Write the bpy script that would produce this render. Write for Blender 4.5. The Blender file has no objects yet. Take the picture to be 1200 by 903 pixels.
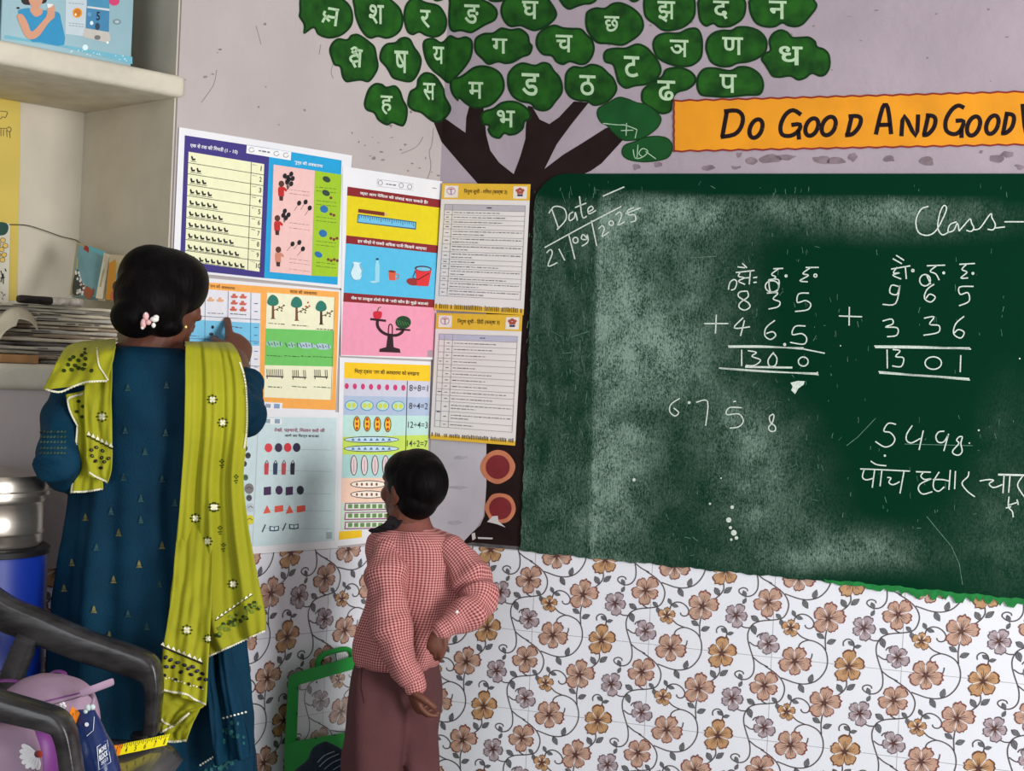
import bpy, math, random
from mathutils import Vector, Matrix, noise
from mathutils.geometry import tessellate_polygon
from mathutils.bvhtree import BVHTree
random.seed(7)
V = Vector
C = bpy.context.scene.collection

# ---------------------------------------------------------------- camera, light, exposure
CAMH = 1.25
F, PIT, ROL = 1716.54, 0.014145, 0.046568
cp, sp, cr, sr = math.cos(PIT), math.sin(PIT), math.cos(ROL), math.sin(ROL)
FWD, UP0, RT0 = V((0, cp, -sp)), V((0, sp, cp)), V((1, 0, 0))
RIGHT, UPC = RT0 * cr + UP0 * sr, UP0 * cr - RT0 * sr
CAM = V((0, 0, CAMH))
cd = bpy.data.cameras.new('camera'); cam = bpy.data.objects.new('camera', cd); C.objects.link(cam)
cd.sensor_width = 36; cd.sensor_fit = 'HORIZONTAL'; cd.lens = F / 1200 * 36; cd.clip_start = .05; cd.clip_end = 60
m = Matrix((RIGHT, UPC, -FWD)).transposed().to_4x4(); m.translation = CAM; cam.matrix_world = m
S = bpy.context.scene; S.camera = cam
S.view_settings.view_transform = 'Standard'; S.view_settings.look = 'None'
S.view_settings.exposure = 0.0; S.view_settings.gamma = 1; S.view_settings.use_curve_mapping = False
try: S.cycles.use_denoising = True; S.cycles.max_bounces = 8; S.cycles.transparent_max_bounces = 16
except Exception: pass
W = bpy.data.worlds.new('daylight'); S.world = W; W.use_nodes = True
bg = W.node_tree.nodes['Background']; bg.inputs[0].default_value = (.86, .93, 1, 1); bg.inputs[1].default_value = .36

def area(name, loc, to, sx, sy, e, col=(1, 1, 1)):
    l = bpy.data.lights.new(name, 'AREA'); l.shape = 'RECTANGLE'; l.size = sx; l.size_y = sy; l.energy = e; l.color = col
    o = bpy.data.objects.new(name, l); C.objects.link(o); o.location = loc
    o.rotation_euler = (V(to) - V(loc)).to_track_quat('-Z', 'Y').to_euler(); return o
area('window_daylight', (2.6, .3, 1.35), (-.3, 3.4, .8), 1.3, 1.6, 132, (1, .985, .97))
area('doorway_daylight', (-1.1, -1.3, 1.5), (-.5, 3.3, 1.2), 1.5, 1.9, 50, (.93, .97, 1))

# ---------------------------------------------------------------- pixel -> world helpers (1200 x 903 frame)
def ray(px, py):
    dx, dy = px - 600, py - 451.5
    a, b = dx * cr + dy * sr, -dx * sr + dy * cr
    return FWD + RT0 * (a / F) - UP0 * (b / F)
def at(px, py, Y):
    d = ray(px, py); return CAM + d * (Y / d.y)
XC, YC, TL, TR = -.20951, 3.77406, .78893, .32259
CORN = V((XC, YC, 0))
tR, nR = V((math.cos(TR), -math.sin(TR), 0)), V((-math.sin(TR), -math.cos(TR), 0))
tL, nL = V((-math.cos(TL), -math.sin(TL), 0)), V((math.sin(TL), -math.cos(TL), 0))
def pl(w, px, py, off=0.):
    n = nR if w == 'R' else nL
    d = ray(px, py); return CAM + d * ((n.dot(CORN - CAM) + off) / n.dot(d))
def ws(s, z, off=0.):                       # wall strip coordinate: s>0 right wall, s<0 left wall
    return CORN + (tR * s + nR * off if s >= 0 else tL * -s + nL * off) + V((0, 0, z))
def uz(w, px, py):
    p = pl(w, px, py) - CORN; return p.dot(tR) if w == 'R' else -p.dot(tL), p.z
def cornx(py): return 505.936 + (422.8 - py) * (8.338 / 182.05)
def wp(px, py, off=0.): return pl('R' if px >= cornx(py) else 'L', px, py, off)
def crop(ox, oy, s): return lambda pts: [(ox + x / s, oy + y / s) for x, y in pts]

# ---------------------------------------------------------------- 2D helpers
def smooth(pts, n=4, closed=True):
    out = []; k = len(pts)
    for i in range(k if closed else k - 1):
        if closed: p0, p1, p2, p3 = pts[i - 1], pts[i], pts[(i + 1) % k], pts[(i + 2) % k]
        else: p0, p1, p2, p3 = pts[max(i - 1, 0)], pts[i], pts[i + 1], pts[min(i + 2, k - 1)]
        for j in range(n):
            t = j / n
            out.append(tuple(.5 * (2 * b + (c - a) * t + (2 * a - 5 * b + 4 * c - d) * t * t + (3 * b - a - 3 * c + d) * t ** 3)
                             for a, b, c, d in zip(p0, p1, p2, p3)))
    if not closed: out.append(tuple(pts[-1]))
    return out
def halfplane(pts, f):                      # Sutherland-Hodgman, keep f>=0
    out = []
    for i in range(len(pts)):
        a, b = pts[i - 1], pts[i]; fa, fb = f(a), f(b)
        if (fa >= 0) != (fb >= 0):
            t = fa / (fa - fb); out.append((a[0] + (b[0] - a[0]) * t, a[1] + (b[1] - a[1]) * t))
        if fb >= 0: out.append(b)
    return out
def inset(pts, d):
    n = len(pts); ar = sum(pts[i - 1][0] * pts[i][1] - pts[i][0] * pts[i - 1][1] for i in range(n)); s = 1 if ar > 0 else -1
    out = []
    for i in range(n):
        a, b = pts[i - 1], pts[(i + 1) % n]; dx, dy = b[0] - a[0], b[1] - a[1]; l = math.hypot(dx, dy) or 1
        out.append((pts[i][0] - dy / l * d * s, pts[i][1] + dx / l * d * s))
    return out
def ell(cx, cy, rx, ry, n=18, rot=0):
    c, s = math.cos(rot), math.sin(rot)
    return [(cx + rx * math.cos(t) * c - ry * math.sin(t) * s, cy + rx * math.cos(t) * s + ry * math.sin(t) * c) for t in [2 * math.pi * i / n for i in range(n)]]
def rib2(pts, w):                           # ribbon quads in 2D
    out = []; L = R = None
    for i, p in enumerate(pts):
        a, b = pts[max(i - 1, 0)], pts[min(i + 1, len(pts) - 1)]
        dx, dy = b[0] - a[0], b[1] - a[1]; l = math.hypot(dx, dy) or 1
        ww = (w[i] if isinstance(w, (list, tuple)) else w) / 2
        q = (-dy / l * ww, dx / l * ww); nl, nr = (p[0] + q[0], p[1] + q[1]), (p[0] - q[0], p[1] - q[1])
        if L: out.append([L, nl, nr, R])
        L, R = nl, nr
    return out

# ---------------------------------------------------------------- materials
def lin(c):
    c = [x / 255 for x in c]
    return tuple(x / 12.92 if x <= .04045 else ((x + .055) / 1.055) ** 2.4 for x in c) + (1,)
MATS = {}
def M(name, col, rough=.6, var=.10, scale=25, metal=0, bump=0, bscale=None, spec=.3, col2=None, sheen=0, stretch=None, coat=0):
    if name in MATS: return MATS[name]
    m = bpy.data.materials.new(name); m.use_nodes = True; nt = m.node_tree; N, Lk = nt.nodes, nt.links
    b = N['Principled BSDF']; b.inputs['Roughness'].default_value = rough; b.inputs['Metallic'].default_value = metal
    b.inputs['Specular IOR Level'].default_value = spec; b.inputs['Sheen Weight'].default_value = sheen; b.inputs['Coat Weight'].default_value = coat
    tc = N.new('ShaderNodeTexCoord'); mp = N.new('ShaderNodeMapping'); Lk.new(tc.outputs['Object'], mp.inputs[0])
    if stretch: mp.inputs['Scale'].default_value = stretch
    nz = N.new('ShaderNodeTexNoise'); nz.inputs['Scale'].default_value = scale; nz.inputs['Detail'].default_value = 5
    Lk.new(mp.outputs[0], nz.inputs['Vector'])
    rp = N.new('ShaderNodeValToRGB'); c = lin(col)
    d = lin(col2) if col2 else tuple(x * (1 - 2 * var) for x in c[:3]) + (1,)
    e = c if col2 else tuple(min(x * (1 + var), 1) for x in c[:3]) + (1,)
    rp.color_ramp.elements[0].color = d; rp.color_ramp.elements[1].color = e
    rp.color_ramp.elements[0].position = .33; rp.color_ramp.elements[1].position = .67
    Lk.new(nz.outputs['Fac'], rp.inputs[0]); Lk.new(rp.outputs[0], b.inputs['Base Color'])
    if bump:
        n2 = N.new('ShaderNodeTexNoise'); n2.inputs['Scale'].default_value = bscale or scale; n2.inputs['Detail'].default_value = 6
        Lk.new(mp.outputs[0], n2.inputs['Vector'])
        bp = N.new('ShaderNodeBump'); bp.inputs['Strength'].default_value = 1; bp.inputs['Distance'].default_value = bump
        Lk.new(n2.outputs['Fac'], bp.inputs['Height']); Lk.new(bp.outputs[0], b.inputs['Normal'])
    MATS[name] = m; return m
def ink(r, g, b): return M('ink_%d_%d_%d' % (r, g, b), (r, g, b), .55, .02, 60)

# ---------------------------------------------------------------- mesh builder
class MB:
    def __init__(s): s.v, s.f, s.m, s.mats, s.uv, s.sm = [], [], [], [], {}, True
    def mi(s, mat):
        if mat not in s.mats: s.mats.append(mat)
        return s.mats.index(mat)
    def add(s, vs, fs, mat):
        o = len(s.v); s.v += [V(x) for x in vs]; k = s.mi(mat)
        for f in fs: s.f.append([o + i for i in f]); s.m.append(k)
        return o
    def poly2(s, pts, mp, mat):             # any simple 2D polygon mapped by mp(x,y)
        if len(pts) < 3: return
        if len(pts) == 3: tr = [(0, 1, 2)]
        else: tr = tessellate_polygon([[V((x, y, 0)) for x, y in pts]])
        vs = [mp(x, y) for x, y in pts]
        s.add(vs, tr, mat)
    def pieces(s):                          # far-apart groups of the shapes added so far
        pts = s.v; par = list(range(len(pts)))
        def fd(a):
            while par[a] != a: par[a] = par[par[a]]; a = par[a]
            return a
        for f in s.f:
            for b in f[1:]:
                ra, rb = fd(f[0]), fd(b)
                if ra != rb: par[ra] = rb
        isl = {}
        for i in range(len(pts)): isl.setdefault(fd(i), []).append(i)
        ks = list(isl); bb = [([min(pts[i][a] for i in isl[k]) for a in range(3)], [max(pts[i][a] for i in isl[k]) for a in range(3)]) for k in ks]
        sz = [max(h - l for l, h in zip(*b)) for b in bb]; g = list(range(len(ks)))
        def fg(a):
            while g[a] != a: g[a] = g[g[a]]; a = g[a]
            return a
        for i in range(len(ks)):
            for j in range(i):
                if fg(i) == fg(j): continue
                d = math.sqrt(sum(max(0, bb[i][0][a] - bb[j][1][a], bb[j][0][a] - bb[i][1][a]) ** 2 for a in range(3)))
                if d <= max(.02, .5 * max(sz[i], sz[j])): g[fg(i)] = fg(j)
        own = {k: fg(i) for i, k in enumerate(ks)}; out = {}
        for f, mt in zip(s.f, s.m): out.setdefault(own[fd(f[0])], []).append((f, mt))
        return list(out.values())
    def build_each(s, name, parent):         # one child object for every separate figure
        last = None
        for pc in s.pieces():
            q = MB(); mp_ = {}
            for f, mt in pc:
                for i in f:
                    if i not in mp_: mp_[i] = len(q.v); q.v.append(s.v[i])
                q.f.append([mp_[i] for i in f]); q.m.append(q.mi(s.mats[mt]))
            last = q.build(name, parent)
        return last
    def wpoly(s, pts, off, mat):            # polygon on the walls, split at the corner
        L, R = halfplane(pts, lambda p: cornx(p[1]) - p[0]), halfplane(pts, lambda p: p[0] - cornx(p[1]))
        if len(L) > 2: s.poly2(L, lambda x, y: pl('L', x, y, off), mat)
        if len(R) > 2: s.poly2(R, lambda x, y: pl('R', x, y, off), mat)
    def rib(s, pts, w, mp, mat):
        for q in rib2(pts, w): s.add([mp(*p) for p in q], [(0, 1, 2, 3)], mat)
    def box(s, c, ax, ay, az, mat, bev=0):  # centre and three half-axis vectors
        c = V(c); vs = [c + ax * i + ay * j + az * k for i in (-1, 1) for j in (-1, 1) for k in (-1, 1)]
        s.add(vs, [(0, 1, 3, 2), (4, 6, 7, 5), (0, 4, 5, 1), (2, 3, 7, 6), (0, 2, 6, 4), (1, 5, 7, 3)], mat)
    def slab2(s, pts, mp, t0, t1, mat):     # extruded 2D outline, mp(x,y,off)
        tr = tessellate_polygon([[V((x, y, 0)) for x, y in pts]]); n = len(pts)
        s.add([mp(x, y, t1) for x, y in pts] + [mp(x, y, t0) for x, y in pts],
              [tuple(t) for t in tr] + [tuple(i + n for i in reversed(t)) for t in tr] + [(i, (i + 1) % n, (i + 1) % n + n, i + n) for i in range(n)], mat)
    def loft(s, rings, mat, nu=32, nv=6, wr=None, ex=1., cap=True, uvs=1.):
        c3 = lambda k: smooth([tuple(r[k]) for r in rings], nv, False)
        cs, xs, ys = c3(0), c3(1), c3(2); o = len(s.v); n = len(cs); k = s.mi(mat); vl = 0
        per = 2 * math.pi * sum(V(x).length + V(y).length for x, y in zip(xs, ys)) / (2 * n)
        for i in range(n):
            c, x, y = V(cs[i]), V(xs[i]), V(ys[i])
            if i: vl += (c - V(cs[i - 1])).length
            for j in range(nu + 1):
                t = 2 * math.pi * (j % nu) / nu; a, b = math.cos(t), math.sin(t)
                if ex != 1: a, b = math.copysign(abs(a) ** ex, a), math.copysign(abs(b) ** ex, b)
                d = x * a + y * b; p = c + d
                if wr: p = p + d.normalized() * wr(t, i / (n - 1), p)
                s.uv[len(s.v)] = (per * j / nu * uvs, vl * uvs, 0); s.v.append(p)
        for i in range(n - 1):
            for j in range(nu):
                a = o + i * (nu + 1) + j; s.f.append([a, a + 1, a + nu + 2, a + nu + 1]); s.m.append(k)
        if cap:
            for i, rev in ((0, True), (n - 1, False)):
                idx = [o + i * (nu + 1) + j for j in range(nu)]; q = len(s.v); s.v.append(sum((s.v[a] for a in idx), V()) / nu)
                for j in range(nu):
                    t = [idx[j], idx[(j + 1) % nu], q]; s.f.append(t[::-1] if rev else t); s.m.append(k)
    def limb(s, pts, rad, mat, nu=12, nv=4, flat=1., side=None, wr=None, cap=True, ex=1., uvs=1.):
        pts = [V(p) for p in pts]; rings = []; ref = side
        for i, p in enumerate(pts):
            d = (pts[min(i + 1, len(pts) - 1)] - pts[max(i - 1, 0)]).normalized()
            if ref is None: ref = d.orthogonal()
            x = V(ref) - d * V(ref).dot(d)
            x = x.normalized() if x.length > 1e-6 else d.orthogonal().normalized()
            y = d.cross(x)
            if side is None: ref = x
            r = rad[i] if isinstance(rad, (list, tuple)) else rad
            rings.append((p, x * r, y * r * flat))
        if cap:                              # rounded ends
            d0, d1 = (pts[0] - pts[1]).normalized(), (pts[-1] - pts[-2]).normalized()
            a, b = rings[0], rings[-1]
            rings = [(a[0] + d0 * a[1].length * .55, a[1] * .45, a[2] * .45)] + rings + [(b[0] + d1 * b[1].length * .55, b[1] * .45, b[2] * .45)]
        s.loft(rings, mat, nu, nv, wr, ex, cap, uvs)
    def ball(s, c, ax, ay, az, mat, nu=20, nv=12):
        o = len(s.v); k = s.mi(mat); c = V(c)
        for i in range(nv + 1):
            f = math.pi * i / nv
            for j in range(nu): t = 2 * math.pi * j / nu; s.v.append(c + (ax * math.cos(t) + ay * math.sin(t)) * math.sin(f) + az * math.cos(f))
        for i in range(nv):
            for j in range(nu): a, b = o + i * nu + j, o + i * nu + (j + 1) % nu; s.f.append([a, a + nu, b + nu, b]); s.m.append(k)
    def grid(s, fn, nu, nv, mat):            # open sheet fn(a,b), a,b in 0..1
        o = len(s.v); k = s.mi(mat)
        for j in range(nv + 1):
            for i in range(nu + 1): s.v.append(V(fn(i / nu, j / nv))); s.uv[len(s.v) - 1] = (i / nu, j / nv, 0)
        for j in range(nv):
            for i in range(nu): a = o + j * (nu + 1) + i; s.f.append([a, a + 1, a + nu + 2, a + nu + 1]); s.m.append(k)
    def lathe(s, c, prof, mat, n=40, axis=V((0, 0, 1)), x=V((1, 0, 0)), y=V((0, 1, 0))):
        o = len(s.v); k = s.mi(mat); c = V(c)
        for r, z in prof:
            for j in range(n): t = 2 * math.pi * j / n; s.v.append(c + (x * math.cos(t) + y * math.sin(t)) * r + axis * z)
        for i in range(len(prof) - 1):
            for j in range(n): a, b = o + i * n + j, o + i * n + (j + 1) % n; s.f.append([a, b, b + n, a + n]); s.m.append(k)
    def bvh(s): return BVHTree.FromPolygons([tuple(v) for v in s.v], s.f)
    def build(s, name, parent=None, smooth_=False, solid=0, remesh=0, rsm=4, base=None, bevel=0, attr=None, subsurf=0):
        if not s.v: return None
        if parent: org = V(parent['_w'])
        else:
            org = V(base) if base is not None else V(((min(v.x for v in s.v) + max(v.x for v in s.v)) / 2, (min(v.y for v in s.v) + max(v.y for v in s.v)) / 2, min(v.z for v in s.v)))
        me = bpy.data.meshes.new(name); me.from_pydata([tuple(v - org) for v in s.v], [], s.f)
        for mt in s.mats: me.materials.append(mt)
        me.polygons.foreach_set('material_index', s.m)
        if s.uv:
            a = me.attributes.new('cl', 'FLOAT_VECTOR', 'POINT')
            for i, q in s.uv.items(): a.data[i].vector = q
        if attr:
            a = me.attributes.new(attr[0], 'FLOAT', 'POINT'); a.data.foreach_set('value', attr[1])
        o = bpy.data.objects.new(name, me); C.objects.link(o)
        if parent: o.parent = parent
        else: o.location = org
        mods = False
        if solid: md = o.modifiers.new('s', 'SOLIDIFY'); md.thickness = solid; md.offset = 0; mods = True
        if remesh:
            md = o.modifiers.new('r', 'REMESH'); md.mode = 'VOXEL'; md.voxel_size = remesh
            md = o.modifiers.new('m', 'SMOOTH'); md.iterations = rsm; md.factor = .5; mods = True
        if bevel: md = o.modifiers.new('b', 'BEVEL'); md.width = bevel; md.segments = 3; md.limit_method = 'ANGLE'; md.angle_limit = .6; mods = True
        if subsurf: md = o.modifiers.new('u', 'SUBSURF'); md.levels = subsurf; md.render_levels = subsurf; mods = True
        if mods:
            dg = bpy.context.evaluated_depsgraph_get(); nm = bpy.data.meshes.new_from_object(o.evaluated_get(dg), preserve_all_data_layers=True, depsgraph=dg)
            o.modifiers.clear(); old = o.data; o.data = nm; bpy.data.meshes.remove(old); nm.name = name
        me = o.data
        if smooth_ or remesh: me.polygons.foreach_set('use_smooth', [True] * len(me.polygons))
        elif bevel or smooth_ is None:
            me.polygons.foreach_set('use_smooth', [True] * len(me.polygons))
            try: me.set_sharp_from_angle(angle=.7)
            except Exception: pass
        o['_w'] = tuple(org)
        return o
def empty(name, loc):
    o = bpy.data.objects.new(name, None); C.objects.link(o); o.location = loc; o['_w'] = tuple(loc); o.empty_display_size = .05; return o
def tag(o, label, cat, group=None):
    o['label'] = label; o['category'] = cat
    if group: o['group'] = group
    return o
def struct(o): o['kind'] = 'structure'; return o

# ---------------------------------------------------------------- lettering
_gl = {}
def glyphs(s, bold=0):
    if (s, bold) in _gl: return _gl[(s, bold)]
    t = ''
    for ch in s:
        if ch == '\u093f' and t: t = t[:-1] + ch + t[-1]
        else: t += ch
    c = bpy.data.curves.new('t', 'FONT'); c.body = t; c.offset = bold; c.resolution_u = 3
    o = bpy.data.objects.new('t', c); C.objects.link(o)
    dg = bpy.context.evaluated_depsgraph_get(); me = bpy.data.meshes.new_from_object(o.evaluated_get(dg))
    vs = [(v.co.x, v.co.y) for v in me.vertices]; fs = [tuple(p.vertices) for p in me.polygons]
    bpy.data.objects.remove(o); bpy.data.curves.remove(c); bpy.data.meshes.remove(me)
    x0, x1, y0, y1 = min(v[0] for v in vs), max(v[0] for v in vs), min(v[1] for v in vs), max(v[1] for v in vs)
    r = ([((x - x0) / (x1 - x0), (y - y0) / (y1 - y0)) for x, y in vs], fs); _gl[(s, bold)] = r; return r
def text(mb, s, tl, tr, bl, mp, mat, bold=0):  # fit the words into a box given by three corners
    vs, fs = glyphs(s, bold)
    q = []
    for x, y in vs:
        y = 1 - y; q.append(mp(tl[0] + (tr[0] - tl[0]) * x + (bl[0] - tl[0]) * y, tl[1] + (tr[1] - tl[1]) * x + (bl[1] - tl[1]) * y))
    mb.add(q, fs, mat)
# ================================================================ ROOM
def H(z): return z + CAMH                    # heights in wall coordinates are measured from the eye line
def wbox(mb, s0, s1, z0, z1, o0, o1, mat):
    z0, z1 = H(z0), H(z1)
    t, n = (tR, nR) if s1 > 0 else (tL, nL)
    a, b = (s0, s1) if s1 > 0 else (-s1, -s0)
    mb.box(CORN + t * (a + b) / 2 + n * (o0 + o1) / 2 + V((0, 0, (z0 + z1) / 2)), t * (b - a) / 2, n * (o1 - o0) / 2, V((0, 0, (z1 - z0) / 2)), mat)
m_wl = M('plaster_beige_lilac', (184, 174, 173), .85, .03, 5, bump=.002, bscale=40)
m_wr = M('plaster_lilac', (166, 153, 163), .85, .04, 6, bump=.002, bscale=40)
m_nic = M('plaster_cream', (202, 194, 178), .85, .05, 6, bump=.002, bscale=30)
m_shelf = M('limewash_cream', (206, 199, 182), .8, .06, 14, bump=.004, bscale=22)
NU, NT, NB, ND = .783, .598, -.044, .40       # niche: edge, shelf top, lower shelf top, depth
mb = MB()
wbox(mb, -NU, 0, -CAMH, 1.75, -.44, 0, m_wl)
wbox(mb, -1.75, -NU, -CAMH, -.098, -.44, 0, m_wl)
wbox(mb, -1.75, -NU, 1.15, 1.75, -.44, 0, m_wl)
wbox(mb, -2.4, -1.75, -CAMH, 1.75, -.44, 0, m_wl)
struct(mb.build('wall_left'))
mb = MB()
wbox(mb, -1.75, -NU, -.098, 1.15, -.44, -ND, m_nic)
wbox(mb, -NU - .004, -NU, -.05, 1.15, -ND, -.006, m_nic)
struct(mb.build('wall_back'))
mb = MB(); wbox(mb, -.3, 2.9, -CAMH, 1.75, -.25, 0, m_wr); struct(mb.build('wall_right'))
def shelf(name, z0, z1, lab):
    mb = MB()
    t0, t1 = NU + (-.012 if z0 > .3 else -.003), 1.74
    wbox(mb, -t1, -t0, z0, z1, -ND, .012, m_shelf)
    o = mb.build('shelf', bevel=.012); tag(o, lab, 'shelf'); return o
shelf('s', NT - .048, NT, 'cream limewashed concrete upper shelf of the wall niche carrying the blue carton')
shelf('s', -.098, NB, 'grey cream concrete lower shelf of the wall niche under the newspapers')
fl = MB(); fl.box((0, 1.2, -.05), V((3.2, 0, 0)), V((0, 3.6, 0)), V((0, 0, .05)), M('floor_cement', (140, 134, 128), .7, .08, 4)); struct(fl.build('floor'))
fl = MB(); fl.box((0, 1.2, 3.05), V((3.2, 0, 0)), V((0, 3.6, 0)), V((0, 0, .05)), M('ceiling_white', (215, 212, 205), .9, .03, 4)); struct(fl.build('ceiling'))

# ---------------------------------------------------------------- flowered tile dado (traced once, repeated per tile)
m_tile = M('glazed_white_tile', (228, 230, 238), .22, .015, 3)
m_grout = M('grout_grey', (170, 168, 172), .7, .08, 30)
m_vine = M('tile_vine', (92, 84, 84), .3, .1, 90)
m_leafg = M('tile_leaf', (112, 112, 116), .3, .1, 120); m_leafd = M('tile_leaf_edge', (58, 58, 60), .3, .1, 120)
PET = {'p': (M('petal_rose_brown', (190, 154, 136), .3, .09, 120), M('petal_rose_edge', (128, 76, 68), .3, .1, 90)),
       'o': (M('petal_ochre', (190, 148, 108), .3, .1, 120), M('petal_ochre_edge', (112, 72, 54), .3, .1, 90)),
       'l': (M('petal_lilac', (174, 158, 164), .3, .08, 120), M('petal_lilac_edge', (98, 82, 88), .3, .1, 90))}
m_vein = M('petal_vein', (92, 60, 54), .3, .1, 90)
K8 = crop(820, 780, 7.344)
s0_, z0_ = uz('R', *K8([(590, 645)])[0])
def T8(x, y):
    s, z = uz('R', 820 + x / 7.344, 780 + y / 7.344); return s - s0_, z - z0_
PPM = 490 * 7.344                              # crop pixels per metre, for sizes
flowers = [(1080, 320, 128, 'p', .2), (165, 600, 122, 'o', .05), (565, 170, 118, 'p', .75), (288, 278, 96, 'l', .5), (755, 395, 72, 'o', .1), (562, 528, 90, 'l', .8), (790, 682, 124, 'p', .6)]
vines = [[(822, 565), (835, 535), (872, 512), (920, 505), (980, 525), (1030, 560), (1060, 610), (1072, 680), (1060, 750), (1020, 815), (960, 862), (880, 880), (800, 870), (730, 845), (672, 822)],
         [(1064, 420), (1052, 500), (1056, 592)], [(812, 440), (850, 475), (915, 505)],
         [(570, 715 - 712), (640, 50), (708, 115), (738, 190), (722, 265), (680, 312), (600, 325), (500, 332), (430, 360), (392, 420), (388, 490), (408, 570), (430, 640), (441, 700), (436, 770), (405, 815), (360, 832), (312, 822), (278, 792), (282, 768), (312, 756), (345, 768), (350, 788)],
         [(430, 640), (490, 690), (560, 728)], [(400, 510), (440, 540), (482, 550)], [(540, 455), (510, 441), (480, 450), (465, 470)], [(315, 360), (360, 385), (405, 388)],
         [(520, 270), (545, 305), (582, 326)], [(785, 335), (800, 300), (840, 280), (890, 287), (935, 320), (955, 362), (940, 397), (908, 404), (884, 390), (880, 372)],
         [(895, 690), (930, 662), (940, 620)], [(195, 482), (207, 440), (203, 402), (180, 376), (147, 372), (120, 395), (121, 428)], [(145, 715), (145, 762), (118, 806), (75, 840)]]
tleaves = [(90, 782, 60, 80), (182, 772, -35, 80), (360, 97, 70, 62), (360, 157, -60, 55), (450, 310, 35, 80), (440, 405, 72, 85), (653, 296, 45, 62), (677, 350, 75, 62), (783, 273, 65, 60), (830, 310, 20, 62), (882, 195, 60, 82), (965, 112, -72, 80), (1012, 470, 35, 75), (1105, 520, -20, 80), (183, 408, 40, 58), (238, 434, -12, 56)]
DZ = -.466
def dado(name, lo, hi):
    mb = MB()
    wbox(mb, lo, hi, -CAMH, DZ, 0, .003, m_tile)
    def put(pts, off, mat):                    # clip to this wall and below the dado top
        pts = halfplane(pts, lambda p: p[0] - lo) if lo >= 0 else halfplane(pts, lambda p: -.0005 - p[0])
        if len(pts) < 3: return
        pts = halfplane(pts, lambda p: DZ - p[1])
        if len(pts) < 3: return
        mb.poly2(pts, lambda x, y: ws(x, H(y), off), mat)
    def bar(pts, w, off, mat):
        for q in rib2(pts, w): put(q, off, mat)
    ph = .3056 if lo >= 0 else -.3055
    for i in range(math.floor((lo - ph) / .3) - 1, math.ceil((hi - ph) / .3) + 1):
        sx = ph + .3 * i
        bar([(sx, -CAMH), (sx, DZ)], .0014, .0033, m_grout)
    for j in range(-1, 4):
        zz = -.6675 - .2 * j
        if lo < 0: bar([(x / 10, zz) for x in (lo * 10, lo * 5, -.0005)], .0014, .0033, m_grout)
        else: bar([(lo, zz), (hi / 2, zz), (hi, zz)], .0014, .0033, m_grout)
    for i in range(math.floor((lo - ph) / .3) - 1, math.ceil((hi - ph) / .3) + 1):
        for j in range(-1, 4):
            sx, zz = ph + .3 * i, -.6675 - .2 * j
            rnd = random.Random(i * 31 + j)
            g = lambda x, y: (lambda a: (sx + a[0], zz + a[1]))(T8(x, y))
            for vn in vines: bar([g(*p) for p in smooth(vn, 3, False)], .0030, .0037, m_vine)
            for x, y, a, l in tleaves:
                for k, (f, mt) in enumerate(((1, m_leafd), (.84, m_leafg))):
                    c, s = math.cos(math.radians(a)), math.sin(math.radians(a)); L, w = l * .56 * f, l * .31 * f
                    q = [(-L, 0), (-L * .45, -w * .85), (L * .05, -w), (L * .6, -w * .55), (L, 0), (L * .6, w * .55), (L * .05, w), (-L * .45, w * .85)]
                    put([g(x + u * c - v * s, y + u * s + v * c) for u, v in q], .0039 + .0002 * k, mt)
                put_l = [(-.4 * l, 0), (.35 * l, 0)]
                bar([g(x + u * math.cos(math.radians(a)), y + u * math.sin(math.radians(a))) for u, v in put_l], .0007, .0044, m_leafd)
            for fi, (x, y, r, kind, rot) in enumerate(flowers):
                lt, dk = PET[kind]
                for ps, (sc, mt, off) in enumerate(((1.06, dk, .0042), (.97, lt, .0045))):
                    for k in range(5):
                        a = rot + k * 2 * math.pi / 5 - math.pi / 2; c, s = math.cos(a), math.sin(a)
                        sh = (.03 * r * (1 - ps)) if k in (0, 1) else 0
                        jg = [1 + .04 * math.sin(fi * 3.1 + k * 5.3 + 2.7 * q_) for q_ in range(6)]; prof = [(.02, 0), (.3, -.20), (.56, -.405), (.78, -.43 * jg[0]), (.93 * jg[1], -.31), (.97 * jg[2], -.14), (1.05 * jg[3], .01), (.95, .12), (.98 * jg[4], .26), (.84, .42 * jg[5]), (.58, .41), (.3, .20)]
                        rr = r * (1 + .09 * math.sin(k * 2.4 + fi))
                        q = [((u * sc - (0 if ps else 0)) * rr + sh, v * rr * .96 * (sc - .02 if ps else sc)) for u, v in prof]
                        put([g(x + u * c - v * s, y + u * s + v * c) for u, v in q], off + .00003 * k, mt)
                for k in range(5):
                    a = rot + k * 2 * math.pi / 5 - math.pi / 2
                    for da, l in ((0, .72), (.24, .58), (-.24, .58)):
                        c, s = math.cos(a + da), math.sin(a + da)
                        bar([g(x + r * .1 * c, y + r * .1 * s), g(x + r * l * c, y + r * l * s)], [.0018, .0008], .0049, m_vein)
                    c, s = math.cos(a + .63), math.sin(a + .63)
                    bar([g(x + r * .3 * c, y + r * .3 * s), g(x + r * .68 * c, y + r * .68 * s)], [.0008, .0026], .0049, m_tile if (k + fi) % 3 else dk)
                put([g(x + r * .17 * math.cos(t * .785), y + r * .17 * math.sin(t * .785)) for t in range(8)], .0051, m_vein)
    return struct(mb.build(name))
dado('trim_1', -1.35, -.0002); dado('trim_2', 0, 1.95)

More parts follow.
